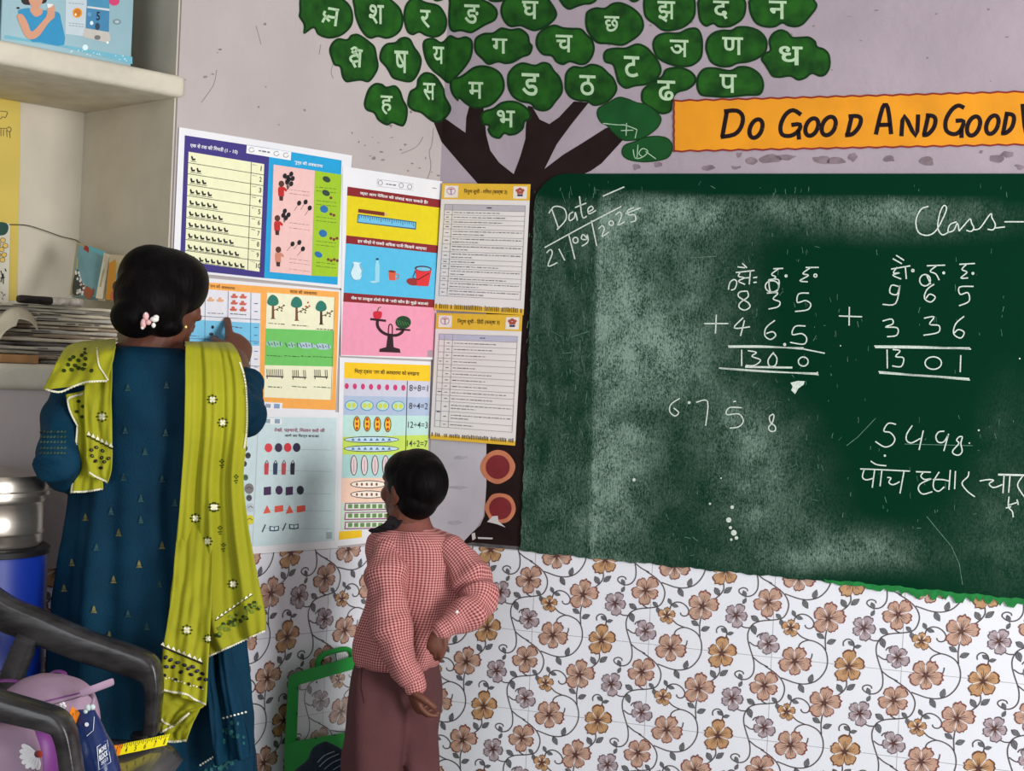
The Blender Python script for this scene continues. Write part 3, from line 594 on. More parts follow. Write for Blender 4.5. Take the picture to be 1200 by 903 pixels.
chalks = {
 'date_writing': (cA, [[(140, 195), (165, 265)], [(130, 210), (150, 186), (185, 195), (190, 232), (158, 268)], [(216, 205), (202, 215), (203, 236), (220, 225), (223, 206), (231, 236)], [(238, 150), (248, 222), (264, 220)], [(222, 190), (262, 174)], [(268, 206), (286, 195), (280, 185), (268, 195), (272, 212), (296, 200)], [(115, 331), (250, 257), (385, 186)], [(320, 150), (396, 117)], [(122, 350), (135, 338), (142, 352), (127, 396), (160, 384)], [(165, 335), (186, 376)], [(200, 285), (222, 372)], circ(224, 305, 9, 10), [(263, 296), (250, 285), (245, 300), (262, 302), (265, 285), (268, 310), (246, 326)], [(280, 235), (299, 326)], [(305, 265), (318, 254), (326, 266), (317, 292), (342, 276)], circ(350, 245, 8), [(365, 216), (380, 205), (386, 221), (374, 251), (397, 240)], [(430, 190), (408, 200), (412, 216), (432, 215), (436, 235), (418, 241)], [(400, 212), (455, 190)]], 1.5),
 'class_writing': (cB, [[(566, 186), (540, 196), (522, 235), (530, 276), (562, 288), (592, 272), (620, 222), (630, 192), (620, 183), (606, 210), (599, 260), (615, 286), (640, 274)], [(666, 240), (642, 250), (635, 275), (655, 270), (668, 245), (674, 273)], [(674, 273), (704, 238), (714, 230), (718, 244), (726, 262), (716, 274), (700, 270)], [(726, 268), (748, 262), (778, 220), (788, 212), (790, 226), (802, 250), (794, 268), (774, 266)], [(802, 262), (836, 258)], [(834, 240), (902, 240)]], 1.5),
 'first_sum': (cC, [[(190, 177), (290, 166)], [(268, 168), (262, 240)], [(218, 172), (204, 196), (236, 205), (205, 222), (240, 240)], [(236, 206), (264, 204)], [(200, 147), (240, 152)], [(225, 128), (250, 152)], [(282, 205), (304, 201)], [(284, 230), (302, 228)], [(152, 268), (160, 230), (182, 214), (196, 228), (186, 262), (166, 270)], [(390, 157), (442, 155)], [(418, 157), (380, 186), (402, 200), (384, 216)], circ(457, 195, 5), circ(383, 250, 36, 30), [(365, 215), (418, 216), (410, 275), (374, 276), (365, 215)], [(560, 150), (630, 150)], [(588, 150), (545, 182), (576, 192), (530, 220), (572, 226)], circ(612, 193, 8), [(252, 275), (212, 280), (206, 305), (256, 336), (265, 360), (236, 376), (208, 360), (216, 335), (256, 305), (252, 275)], [(355, 286), (414, 285), (388, 316), (424, 332), (414, 358), (364, 370)], [(578, 286), (524, 290), (517, 335), (560, 325), (588, 345), (570, 374), (504, 383)], [(88, 400), (83, 500)], [(24, 447), (152, 447)], [(230, 416), (182, 470), (266, 464)], [(237, 430), (216, 512)], [(398, 430), (352, 468), (345, 510), (374, 531), (402, 510), (386, 490), (352, 500)], [(560, 460), (505, 462), (490, 505), (540, 500), (566, 525), (550, 556), (478, 546)], [(150, 566), (330, 566), (550, 582)], [(152, 572), (330, 572), (550, 576)], [(540, 580), (662, 604)], circ(450, 558, 5), [(222, 585), (222, 672)], [(255, 590), (300, 600), (276, 620), (322, 640), (290, 668), (244, 668)], [(392, 598), (362, 640), (370, 672), (400, 668), (408, 630), (386, 600)], circ(548, 648, 26, 24), [(240, 676), (490, 680)], [(102, 682), (350, 698), (625, 716)], [(110, 684), (350, 702), (624, 710)], [(622, 702), (626, 722)]], 1.5),
 'second_sum': (cB, [[(434, 407), (502, 395)], [(484, 396), (488, 442)], [(456, 400), (442, 420), (464, 420), (440, 428), (470, 442)], [(440, 370), (472, 388)], [(452, 358), (480, 376)], circ(511, 412, 4), [(560, 395), (625, 393)], [(596, 394), (572, 414), (592, 424), (604, 446)], circ(620, 420, 3), circ(554, 446, 19, 20), [(560, 430), (574, 460)], [(675, 390), (730, 387)], [(700, 390), (684, 408), (702, 418), (680, 438), (706, 438)], circ(723, 422, 3), [(460, 468), (436, 464), (430, 490), (455, 496), (465, 464), (450, 528), (404, 531)], [(586, 460), (560, 480), (552, 510), (574, 523), (590, 506), (571, 495), (557, 510)], [(725, 468), (676, 470), (678, 496), (705, 490), (709, 520), (674, 536)], [(287, 540), (286, 606)], [(250, 572), (332, 575)], [(404, 590), (436, 583), (440, 600), (414, 611), (456, 614), (454, 640), (420, 645)], [(550, 580), (586, 575), (570, 601), (603, 606), (600, 630), (548, 640)], [(692, 573), (662, 600), (655, 635), (680, 650), (692, 630), (672, 620), (657, 632)], [(375, 678), (540, 680), (716, 689)], [(378, 682), (712, 686)], [(420, 690), (421, 757)], [(440, 690), (466, 695), (450, 715), (478, 720), (470, 750), (438, 748)], circ(583, 738, 29, 22), [(680, 710), (678, 770)], [(390, 768), (540, 782), (712, 798)], [(392, 772), (710, 794)]], 1.5),
 'number_row': (cE, [[(592, 110), (562, 130), (556, 155), (574, 172), (588, 160), (570, 144)], circ(625, 125, 3), [(650, 124), (690, 121), (683, 207)], [(810, 143), (766, 143), (757, 167), (800, 165), (816, 190), (800, 210), (768, 215)], [(922, 165), (908, 175), (912, 195), (928, 208), (928, 224), (912, 226), (905, 212), (918, 196), (924, 172), (918, 164)], [(780, 122), (790, 120)]], 1.4),
 'number_words': (cD, [[(300, 102), (246, 95), (214, 148), (260, 160), (292, 204), (270, 246), (218, 260), (155, 222)], [(415, 110), (376, 170), (375, 215), (410, 232), (472, 200)], [(492, 145), (462, 282)], [(640, 150), (600, 156), (580, 190), (596, 226), (636, 225), (668, 175)], [(670, 168), (636, 290)], [(742, 190), (766, 190), (756, 236), (765, 292), (740, 318), (706, 310), (700, 285), (742, 236), (726, 214), (742, 190)], [(48, 415), (180, 420), (398, 431)], [(78, 416), (64, 470), (90, 492), (142, 480)], [(150, 420), (133, 547)], [(200, 428), (188, 537)], [(238, 475), (264, 480), (250, 510), (280, 526), (326, 505)], [(356, 434), (328, 588)], [(122, 360), (165, 385), (232, 393)], circ(222, 322, 4), [(440, 435), (545, 438)], [(492, 440), (475, 466), (502, 490), (548, 484), (472, 520), (458, 560), (490, 592), (556, 575)], [(604, 436), (566, 500), (566, 552), (600, 572), (640, 540)], [(560, 490), (625, 490), (672, 500)], [(682, 422), (672, 562)], [(718, 430), (712, 557)], [(812, 434), (805, 470), (764, 515), (800, 570), (854, 611)], [(888, 500), (950, 490), (986, 496), (955, 520), (986, 546), (1048, 525)], [(1018, 455), (1300, 462)], [(1060, 458), (1052, 587)], [(1102, 458), (1092, 582)], [(1192, 463), (1155, 525), (1180, 580), (1215, 625)], [(1095, 610), (1090, 680), (1118, 715), (1124, 755)], [(1090, 670), (1162, 648)], [(1150, 630), (1160, 668)], [(1072, 690), (1110, 680)]], 1.5)}
for nm, (cf, st, w) in chalks.items():
    mb = MB()
    for s_ in st:
        q = smooth(cf(s_), 4, False) if len(s_) > 2 else cf(s_)
        mb.rib(q, w * (1.5 if len(s_) == 2 and abs(s_[0][0] - s_[1][0]) > 150 else 1), lambda x, y: pl('R', x, y, .0092), m_ch)
    mb.build_each(nm, bd)

# ================================================================ POSTERS AND CHARTS ON THE WALLS
m_pap = M('poster_paper', (232, 232, 236), .5, .02, 8)
LK = {}
class Sheet:
    """one printed sheet: an Empty, a thin paper slab, and printed parts laid on its face"""
    def __init__(s, w, quad, off, label, cat, group=None, mat=None, name='poster', curl=0):
        s.w, s.off = w, off; s.e = empty(name, pl(w, *quad[3], off)); tag(s.e, label, cat, group)
        mb = MB(); mb.slab2(quad, lambda x, y, o: pl(w, x, y, o), off - .0012, off, mat or m_pap); mb.build('sheet', s.e); s.k = 1
        s.q = quad
    def st(s, a, b):                          # sheet coordinates 0..1 to pixels
        (x0, y0), (x1, y1), (x2, y2), (x3, y3) = s.q
        return ((x0 + (x1 - x0) * a) * (1 - b) + (x3 + (x2 - x3) * a) * b, (y0 + (y1 - y0) * a) * (1 - b) + (y3 + (y2 - y3) * a) * b)
    def mp(s, lv): return lambda x, y: pl(s.w, x, y, s.off + .0004 + .00025 * lv)
    def P(s, mb, pts, col, lv=0): mb.poly2(pts, s.mp(lv), col if not isinstance(col, tuple) else ink(*col))
    def R(s, mb, pts, w, col, lv=1): mb.rib(pts, w, s.mp(lv), ink(*col))
    def T(s, mb, txt, tl, tr, bl, col, lv=2, bold=.01): text(mb, txt, tl, tr, bl, s.mp(lv), ink(*col), bold)
    def done(s, mb, name): return mb.build_each(name, s.e)
WH, BK = (236, 236, 238), (28, 26, 30)
def scrib(s, mb, a, b, col, w=.8, lv=2, seed=0, n=None):   # a line of small print too fine to read
    rr = random.Random(int(a[0] * 7 + a[1] * 13) + seed); x = 0
    L = math.hypot(b[0] - a[0], b[1] - a[1])
    while x < L:
        l = rr.uniform(2, 6); e = min(x + l, L)
        f = lambda t: (a[0] + (b[0] - a[0]) * t / L, a[1] + (b[1] - a[1]) * t / L)
        s.R(mb, [f(x), f(e)], w * rr.uniform(.7, 1.2), col, lv); x = e + rr.uniform(.7, 1.4)

# --- counting poster (ducks) and balloons
k1 = crop(200, 140, 4.515)
p = Sheet('L', k1([(45, 40), (960, 190), (905, 893), (12, 800)]), .0040, 'upper poster with duck rows in purple frame beside balloon boys on pink', 'poster')
mb = MB(); p.P(mb, k1([(75, 83), (523, 152), (495, 838), (48, 790)]), (62, 52, 128)); p.P(mb, k1([(95, 170), (495, 236), (470, 805), (75, 748)]), (236, 236, 196), 1)
for i in range(10):
    y0, y1 = 170 + 58 * i, 236 + 57 * i
    if i: p.R(mb, k1([(95 - 2 * i, y0), (495 - 2.4 * i, y1)]), .7, (60, 60, 50), 2)
    scrib(p, mb, *k1([(432 - i, 238 + 57 * i), (455 - i, 242 + 57 * i)]), (120, 116, 110), .7)
p.R(mb, k1([(427, 226), (408, 795)]), .7, (60, 60, 50), 2)
p.done(mb, 'counting_panel')
mb = MB()
for r in range(10):
    for d in range(r + 1):
        x, y = 108 - 2.2 * r + 31 * d, 208 + 58.5 * r + 31 * d * .15
        p.P(mb, k1([(x, y - 12), (x + 6, y - 17), (x + 10, y - 9), (x + 12, y - 1), (x + 24, y - 2), (x + 22, y + 8), (x + 6, y + 8), (x + 3, y + 1)]), BK, 3)
        p.R(mb, k1([(x - 2, y + 12), (x + 26, y + 15)]), .7, (60, 70, 60), 3)
p.done(mb, 'duck_row')
mb = MB()
for r in range(10):
    x, y = 473 - 2.2 * r, 245 + 57.2 * r
    p.T(mb, str(r + 1), *k1([(x + (5 if r == 0 else 0), y), (x + (9 if r == 0 else 12 if r < 9 else 24), y + 2), (x - 2 + (5 if r == 0 else 0), y + 26)]), BK, 3)
p.T(mb, 'एक से दस की गिनती (1 - 10)', *k1([(105, 122), (356, 158), (102, 150)]), WH, 2, .02)
p.T(mb, 'शून्य की अवधारणा', *k1([(655, 212), (806, 235), (653, 238)]), WH, 2, .02); p.done(mb, 'heading')
mb = MB(); p.P(mb, k1([(523, 152), (905, 216), (883, 874), (495, 838)]), (30, 160, 214)); p.P(mb, k1([(403, 135), (638, 172), (635, 216), (400, 178)]), WH, 1)
for x, y in ((428, 160), (560, 180), (610, 188)): p.R(mb, k1(ell(x, y, 14, 12, 10)), .6, (110, 110, 120), 2)
scrib(p, mb, *k1([(465, 164), (525, 174)]), (110, 110, 120), 1.6)
p.P(mb, k1([(545, 238), (763, 270), (745, 825), (525, 806)]), (236, 192, 188), 1); p.P(mb, k1([(763, 270), (906, 292), (885, 832), (746, 826)]), (158, 196, 40), 1)
p.done(mb, 'balloon_panel')
mb = MB()
def boy_fig(x, y, sh):
    p.P(mb, k1(ell(x, y, 15, 17, 12)), (86, 50, 40), 3); p.P(mb, k1([(x - 14, y + 16), (x + 14, y + 16), (x + 30, y + 30), (x + 26, y + 42), (x + 14, y + 34), (x + 14, y + 66), (x - 16, y + 64), (x - 18, y + 30)]), sh, 3)
    p.P(mb, k1([(x - 12, y + 64), (x + 10, y + 66), (x + 8, y + 90), (x - 10, y + 88)]), (70, 40, 40), 3)
def balloon(x, y, hx, hy): p.R(mb, k1([(x, y), (hx, hy)]), .5, (90, 70, 70), 2); p.P(mb, k1(ell(x, y, 11, 14, 10, .3)), BK, 3)
boy_fig(586, 340, (190, 40, 40)); [balloon(x, y, 618, 372) for x, y in ((604, 298), (620, 306), (638, 288), (646, 312), (616, 330), (638, 340), (626, 318))]
boy_fig(565, 522, (190, 40, 40)); [balloon(x, y, 600, 545) for x, y in ((604, 484), (596, 506), (624, 504), (610, 520))]; [balloon(x, y, x - 26, y + 40) for x, y in ((680, 442), (714, 436), (736, 468))]
boy_fig(570, 688, (206, 132, 110)); [balloon(x, y, x - 30, y + 36) for x, y in ((645, 658), (681, 650), (700, 684))]
for y in (370, 390, 545, 572, 735, 755, 790): scrib(p, mb, *k1([(628, y), (735, y + 14)]), (170, 130, 130), .7)
for i, (x, y) in enumerate(((825, 316), (822, 388), (812, 474), (806, 602), (782, 714))):
    p.P(mb, k1(ell(x, y, 22, 15 + 4 * (i in (2, 3)), 12, .5)), (50, 70, 60) if i < 2 else (40, 110, 170), 3)
    for j in range(i): p.P(mb, k1(ell(848 - 14 * (i > 3) + 16 * j, y + 26 + 6 * (j % 2), 8, 8, 8)), (120, 60, 40), 3)
    for dy in (40, 60): scrib(p, mb, *k1([(770, y + dy), (876, y + dy + 12)]), (90, 120, 40), .7)
p.done(mb, 'illustration')

# --- subtraction poster (trees)
p = Sheet('L', [(203, 322), (400.5, 340), (392.5, 489), (196, 478)], .0030, 'orange framed poster with small trees that the woman points at', 'poster')
k2 = crop(200, 320, 4.515)
mb = MB(); p.P(mb, k2([(10, 35), (890, 98), (872, 724), (0, 690)]), (246, 172, 84)); p.P(mb, k2([(20, 72), (476, 106), (470, 620), (5, 590)]), (228, 228, 236), 1)
p.P(mb, k2([(15, 240), (472, 264), (470, 384), (12, 368)]), (120, 196, 232), 2); p.P(mb, k2([(10, 500), (472, 524), (470, 620), (5, 592)]), (120, 196, 232), 2)
for a in ([(183, 86), (178, 590)], [(305, 94), (296, 590)], [(425, 102), (420, 610)], [(15, 218), (474, 246)], [(13, 340), (470, 362)], [(13, 470), (470, 492)]): p.R(mb, k2(a), .6, (90, 100, 130), 3)
p.done(mb, 'table_panel')
mb = MB()
for x, y in ((337, 122), (383, 124), (336, 156), (382, 160), (332, 190), (382, 192), (212, 140), (262, 142)):
    p.P(mb, k2([(x - 20, y), (x - 10, y - 4), (x - 8, y - 14), (x + 6, y - 14), (x + 8, y - 3), (x + 22, y - 2), (x + 14, y + 10), (x - 14, y + 9)]), (206, 100, 84) if x > 300 else (226, 170, 130), 4)
p.P(mb, k2(ell(222, 285, 8, 9, 10)), BK, 4); p.P(mb, k2(ell(215, 322, 12, 8, 10)), (60, 60, 70), 4)
for x in (452, 450):
    for i in range(10): scrib(p, mb, *k2([(x - 8, 160 + 42 * i), (x + 10, 161 + 42 * i)]), (80, 110, 170), .8, 4)
for a, b in (((196, 210), (278, 214)), ((315, 214), (400, 220)), ((60, 326), (150, 334)), ((310, 280), (380, 290))): scrib(p, mb, *k2([a, b]), (90, 90, 100), 1, 4)
p.done(mb, 'boat_picture')
mb = MB(); p.P(mb, k2([(510, 102), (868, 128), (864, 304), (503, 292)]), (238, 236, 204), 1); p.P(mb, k2([(503, 292), (864, 304), (860, 494), (498, 486)]), (112, 196, 100), 1); p.P(mb, k2([(498, 486), (860, 494), (850, 670), (494, 656)]), (238, 236, 204), 1)
p.R(mb, k2([(868, 128), (848, 668)]), .5, (120, 120, 90), 2); p.P(mb, k2([(494, 680), (592, 686), (589, 724), (492, 718)]), WH, 1)
p.P(mb, k2([(502, 690), (530, 692), (528, 712), (500, 710)]), (150, 160, 180), 2); p.P(mb, k2([(548, 690), (578, 692), (576, 716), (546, 714)]), (130, 160, 200), 2)
p.T(mb, 'घटाव की अवधारणा', *k2([(632, 84), (776, 96), (631, 104)]), (90, 70, 40), 2, .02); p.T(mb, 'भाग की अवधारणा', *k2([(205, 55), (342, 70), (204, 74)]), (120, 80, 40), 2, .02); p.done(mb, 'picture_panel')
mb = MB()
for x, y, r in ((541, 148, 30), (666, 158, 30), (796, 178, 29)):
    p.P(mb, k2([(x - 5, y + 20), (x + 6, y + 20), (x + 8, y + 88), (x + 16, y + 94), (x - 12, y + 94), (x - 6, y + 86)]), (120, 78, 50) if x < 780 else (70, 40, 36), 3)
    p.R(mb, k2([(x + 2, y + 50), (x + 40, y + 34), (x + 64, y + 22)]), .9, (110, 70, 50), 3)
    for dx, dy in ((24, 46), (34, 30), (48, 38), (58, 22), (46, 50)): p.P(mb, k2(ell(x + dx, y + dy, 6, 4, 6, .6)), (90, 80, 40), 4)
    p.P(mb, k2(smooth([(x - r, y + 8), (x - r * .7, y - r * .7), (x, y - r * 1.15), (x + r * .8, y - r * .6), (x + r, y + 10), (x + r * .4, y + r * .8), (x - r * .5, y + r * .75)], 3)), (44, 120, 104), 4)
    scrib(p, mb, *k2([(x - 24, y + 116), (x + 62, y + 122)]), (100, 96, 80), 1, 3)
for x, y in ((727, 155), (734, 174), (716, 176)): p.P(mb, k2(ell(x, y, 5, 5, 8)), (190, 60, 60), 4)
for x, y, n in ((548, 374, 0), (640, 380, 0), (716, 382, 1), (804, 388, 1)):
    p.P(mb, k2(ell(x, y, 46 if x != 640 else 22, 17, 14, .06)), (176, 200, 206) if n else (150, 200, 170), 3)
    for j in range(5): p.R(mb, k2([(x - 34 + 16 * j, y - 12 + 8 * (j % 2)), (x - 22 + 14 * j, y + 10 - 6 * (j % 2))]), .9, (60, 66, 110), 4)
for a in (((510, 434), (590, 440)), ((600, 436), (680, 442)), ((690, 438), (745, 442)), ((752, 440), (856, 446)), ((515, 600), (588, 604)), ((642, 598), (722, 604)), ((756, 600), (846, 606))): scrib(p, mb, *k2(a), (70, 100, 60), 1, 3)
for x, y, w, g in ((505, 544, 92, 9), (642, 548, 76, 8), (758, 546, 74, 8)):
    p.R(mb, k2([(x, y), (x + w, y + 4)]), 1.4, (60, 50, 50), 3)
    for j in range(g):
        if x > 600 and 3 < j < 6: continue
        p.R(mb, k2([(x + 4 + j * w / g, y - 36), (x + 6 + j * w / g, y)]), .9, (110, 104, 96), 3)
    for dx in (6, w - 8): p.R(mb, k2([(x + dx, y), (x + dx, y + 14)]), 1, (60, 50, 50), 3)
p.done(mb, 'illustration')

# --- pattern poster
k3 = crop(260, 470, 4.753)
p = Sheet('L', k3([(-60, 34), (668, 62), (645, 828), (-60, 880)]), .0022, 'pale blue pattern poster with rows of dots, bottles, squares and triangles', 'poster')
mb = MB(); p.P(mb, k3([(-55, 84), (640, 92), (628, 775), (150, 812), (-55, 822)]), (202, 222, 226)); p.P(mb, k3([(228, 92), (334, 96), (333, 130), (227, 126)]), WH, 1)
p.P(mb, k3([(240, 98), (270, 99), (269, 122), (239, 121)]), (150, 170, 180), 2); p.P(mb, k3([(295, 98), (324, 99), (323, 124), (294, 123)]), (140, 160, 180), 2)
for y in (265, 385, 510, 605, 705): p.R(mb, k3([(230, y), (610, y + 6)]), .4, (150, 176, 186), 2)
p.R(mb, k3([(205, 86), (170, 810)]), 1.0, (190, 196, 206), 1)
p.P(mb, k3([(582, 728), (615, 728), (613, 766), (581, 766)]), (160, 180, 182), 2)
p.done(mb, 'panel')
mb = MB()
for x, y, c in ((260, 259, (222, 70, 76)), (316, 258, (66, 48, 78)), (367, 257, (214, 58, 66)), (417, 257, (50, 42, 70))): p.P(mb, k3(ell(x, y, 21, 25, 16)), c, 3)
for x, c in ((249, (196, 70, 84)), (298, (52, 66, 96)), (345, (184, 80, 84)), (394, (44, 44, 56))):
    p.P(mb, k3([(x - 12, 352), (x - 8, 344), (x + 10, 344), (x + 13, 350), (x + 10, 408), (x - 12, 408)]), c, 3); p.R(mb, k3([(x - 8, 346), (x + 2, 328), (x + 11, 346)]), .9, BK, 3)
for x, sq in ((254, 1), (319, 0), (376, 1), (437, 0)): p.P(mb, k3([(x - 20, 478), (x + 20, 474), (x + 20, 520), (x - 20, 524)] if sq else ell(x, 495, 20, 25, 16)), (70, 48, 84) if x < 400 else (44, 44, 64), 3)
for x, t in ((252, 1), (318, 0), (377, 1), (441, 0)): p.P(mb, k3([(x, 578), (x + 21, 620), (x - 21, 626)] if t else [(x - 23, 584), (x + 24, 578), (x + 24, 612), (x - 23, 620)]), (226, 92, 76), 3)
for x, y, b in ((234, 706, 0), (292, 708, 1), (348, 698, 0), (401, 697, 1)):
    if b:
        p.P(mb, k3([(x - 26, y - 14), (x, y - 10), (x + 26, y - 16), (x + 26, y + 12), (x, y + 16), (x - 26, y + 14)]), (30, 60, 84), 3); p.P(mb, k3([(x - 20, y - 9), (x - 2, y - 6), (x - 2, y + 10), (x - 20, y + 8)]), (210, 228, 234), 4); p.P(mb, k3([(x + 2, y - 6), (x + 20, y - 11), (x + 20, y + 6), (x + 2, y + 10)]), (210, 228, 234), 4)
    else: p.R(mb, k3([(x - 9, y + 22), (x + 9, y - 20)]), 1.3, (40, 50, 60), 3)
for x, y, r, c in ((128, 262, 16, (70, 74, 80)), (146, 302, 15, (60, 64, 70)), (126, 348, 14, (70, 74, 80)), (132, 424, 15, (80, 110, 90)), (152, 486, 26, (130, 124, 124)), (152, 538, 16, (90, 90, 96)), (160, 592, 22, (190, 200, 210)), (156, 660, 24, (214, 206, 60))):
    p.P(mb, k3(ell(x, y, r, r * 1.15, 12)), c, 3); p.R(mb, k3([(x - r * .6, y), (x, y - r * .4), (x + r * .6, y + 2)]), .8, (40, 40, 44), 4)
p.done(mb, 'pattern_row')
mb = MB(); p.T(mb, 'देखो, पहचानो, मिलान करो जी', *k3([(293, 146), (574, 150), (292, 172)]), (150, 60, 90), 3, .02); p.T(mb, 'आगे का पैटर्न बनाओ', *k3([(350, 180), (542, 184), (349, 202)]), (40, 44, 50), 3, .02)
scrib(p, mb, *k3([(96, 198), (140, 200)]), (60, 50, 60), 1.6, 3); p.done(mb, 'heading')

# --- measuring poster
k4 = crop(390, 190, 3.925)
p = Sheet('L', k4([(46, 18), (503, 88), (470, 908), (36, 890)]), .0056, 'poster of pencil on ruler, jug, bottle, cup, bucket and black balance scale', 'poster')
mb = MB(); p.P(mb, k4([(68, 112), (495, 172), (494, 210), (66, 153)]), (136, 34, 40)); p.P(mb, k4([(66, 153), (494, 210), (488, 383), (62, 336)]), (226, 206, 22)); p.P(mb, k4([(62, 336), (488, 383), (486, 419), (60, 373)]), (136, 34, 40))
p.P(mb, k4([(60, 373), (486, 419), (475, 632), (50, 599)]), (86, 188, 228)); p.P(mb, k4([(50, 599), (475, 632), (473, 669), (48, 641)]), (136, 34, 40)); p.P(mb, k4([(48, 641), (473, 669), (465, 897), (38, 886)]), (236, 154, 180))
for x, y in ((219, 95), (315, 107), (354, 113)): p.R(mb, k4(ell(x, y, 10, 11, 10) + [(x + 10, y)]), .6, (120, 120, 130), 1)
p.R(mb, k4([(205, 78), (372, 100), (370, 130), (203, 110), (205, 78)]), .4, (160, 160, 168), 1); scrib(p, mb, *k4([(246, 100), (290, 106)]), (120, 120, 130), 1.8); scrib(p, mb, *k4([(458, 118), (480, 121)]), (120, 120, 130), 1)
p.P(mb, k4([(436, 866), (460, 862), (456, 896), (434, 894)]), (170, 150, 160), 1); p.done(mb, 'panel')
mb = MB(); p.T(mb, 'क्या आप पेंसिल की लंबाई बता सकते हैं?', *k4([(126, 132), (438, 176), (125, 152)]), WH, 2, .02); p.T(mb, 'इन चीज़ों में सबसे अधिक पानी किसमें आएगा?', *k4([(115, 352), (432, 388), (114, 372)]), WH, 2, .02); p.T(mb, 'सेब या तरबूज दोनों में से भारी कौन है? मुझे बताओ', *k4([(85, 614), (440, 642), (84, 634)]), WH, 2, .02); p.done(mb, 'heading')
mb = MB(); p.P(mb, k4([(118, 214), (238, 230), (257, 240), (238, 247), (117, 231)]), (120, 44, 26), 2); p.P(mb, k4([(238, 230), (257, 240), (238, 247)]), (220, 180, 120), 3)
p.P(mb, k4([(115, 238), (385, 274), (382, 310), (112, 278)]), (40, 90, 130), 2); p.P(mb, k4([(118, 243), (380, 278), (378, 304), (115, 274)]), (112, 190, 226), 3)
for i in range(26): p.R(mb, k4([(122 + 10 * i, 244 + 1.33 * i), (122 + 10 * i, (254 if i % 5 else 262) + 1.33 * i)]), .6, BK, 4)
p.done(mb, 'pencil_and_ruler')
mb = MB(); gl = (206, 232, 240)
p.P(mb, k4(smooth([(90, 462), (104, 458), (122, 462), (132, 458), (122, 474), (134, 505), (124, 540), (98, 540), (82, 510), (96, 474)], 3)), gl, 2); p.R(mb, k4([(122, 470), (138, 490), (128, 520)]), 1, (150, 190, 210), 3); p.R(mb, k4(smooth([(90, 462), (96, 474), (82, 510), (98, 540), (124, 540)], 3, False)), .7, (120, 160, 190), 3)
p.P(mb, k4([(200, 448), (210, 448), (216, 480), (214, 550), (194, 552), (194, 484)]), (150, 214, 236), 2); p.P(mb, k4([(199, 441), (211, 441), (211, 450), (199, 450)]), (40, 60, 90), 3); p.P(mb, k4(ell(190, 550, 18, 5, 10)), (170, 214, 230), 3)
p.P(mb, k4([(256, 498), (290, 504), (286, 544), (260, 542)]), (216, 92, 66), 2); p.P(mb, k4(ell(273, 502, 17, 5, 12, .12)), (120, 50, 40), 3); p.R(mb, k4([(288, 512), (304, 518), (302, 534), (288, 536)]), 1.2, (206, 100, 60), 3)
p.P(mb, k4(ell(368, 550, 30, 17, 14, .2)), (150, 50, 50), 2); p.P(mb, k4([(378, 486), (455, 492), (440, 570), (388, 568)]), (220, 50, 54), 3); p.P(mb, k4(ell(416, 489, 39, 13, 16, .07)), (60, 40, 60), 4); p.P(mb, k4(ell(417, 491, 33, 9, 16, .07)), (120, 190, 220), 5); p.R(mb, k4([(380, 500), (368, 530), (392, 540), (444, 510)]), .9, BK, 5)
p.done(mb, 'vessel')
mb = MB(); bk2 = (48, 26, 34)
p.P(mb, k4(smooth([(186, 690), (205, 684), (226, 690), (222, 716), (206, 722), (190, 716)], 3)), (206, 40, 60), 3); p.R(mb, k4([(205, 686), (212, 668), (222, 666)]), 1, (60, 90, 40), 3)
p.P(mb, k4(ell(324, 736, 36, 30, 16)), (30, 66, 40), 3); [p.R(mb, k4([(294 + 12 * i, 722 + 4 * i), (304 + 12 * i, 750)]), .8, (70, 120, 60), 4) for i in range(5)]
p.P(mb, k4([(174, 716), (246, 724), (244, 734), (172, 726)]), bk2, 4); p.P(mb, k4([(292, 762), (358, 768), (356, 776), (290, 772)]), bk2, 4)
p.R(mb, k4(smooth([(206, 728), (206, 752), (222, 776), (250, 792), (290, 796), (316, 784), (324, 768)], 3, False)), 3.4, bk2, 4)
p.P(mb, k4([(254, 790), (276, 790), (280, 850), (308, 858), (312, 876), (214, 872), (216, 858), (246, 850)]), bk2, 4); p.R(mb, k4(smooth([(256, 790), (258, 754), (266, 744), (274, 756), (274, 790)], 3, False)), 1.2, bk2, 4)
p.done(mb, 'balance_scale')

# --- division poster
k5 = crop(390, 360, 3.1125)
p = Sheet('L', k5([(25, 182), (358, 198), (338, 835), (12, 872)]), .0026, 'division poster with yellow heading and sums such as 8÷4=2 behind the boy', 'poster')
mb = MB(); rows = [(200, 211, 258, 270, (246, 200, 34)), (258, 270, 322, 328, (206, 206, 222)), (322, 328, 392, 395, (176, 192, 218)), (392, 395, 472, 465, (190, 226, 218)), (472, 465, 536, 540, (196, 222, 96)), (536, 540, 622, 620, (176, 216, 214)), (622, 620, 712, 705, (246, 208, 186)), (712, 705, 814, 800, (206, 228, 206))]
fx = lambda y: 43 - (y - 200) * .024; gx = lambda y: 356 - (y - 211) * .03
for a, b, c, d, col in rows: p.P(mb, k5([(fx(a), a), (gx(b), b), (gx(d), d), (fx(c), c)]), col)
p.P(mb, k5([(24, 817), (106, 812), (106, 838), (22, 848)]), (246, 200, 34)); p.R(mb, k5([(272, 268), (266, 520), (262, 700)]), .8, (40, 40, 50), 2); p.done(mb, 'panel')
mb = MB()
for i in range(8): p.P(mb, k5(ell(51 + 29.5 * i, 287 + .9 * i, 7.5, 11, 12)), (206, 60, 116), 2)
def oval(x, y, rx, ry, c, e=(40, 40, 44), rot=0): p.P(mb, k5(ell(x, y, rx, ry, 22, rot)), e, 2); p.P(mb, k5(ell(x, y, rx - 3, ry - 3, 22, rot)), c, 3)
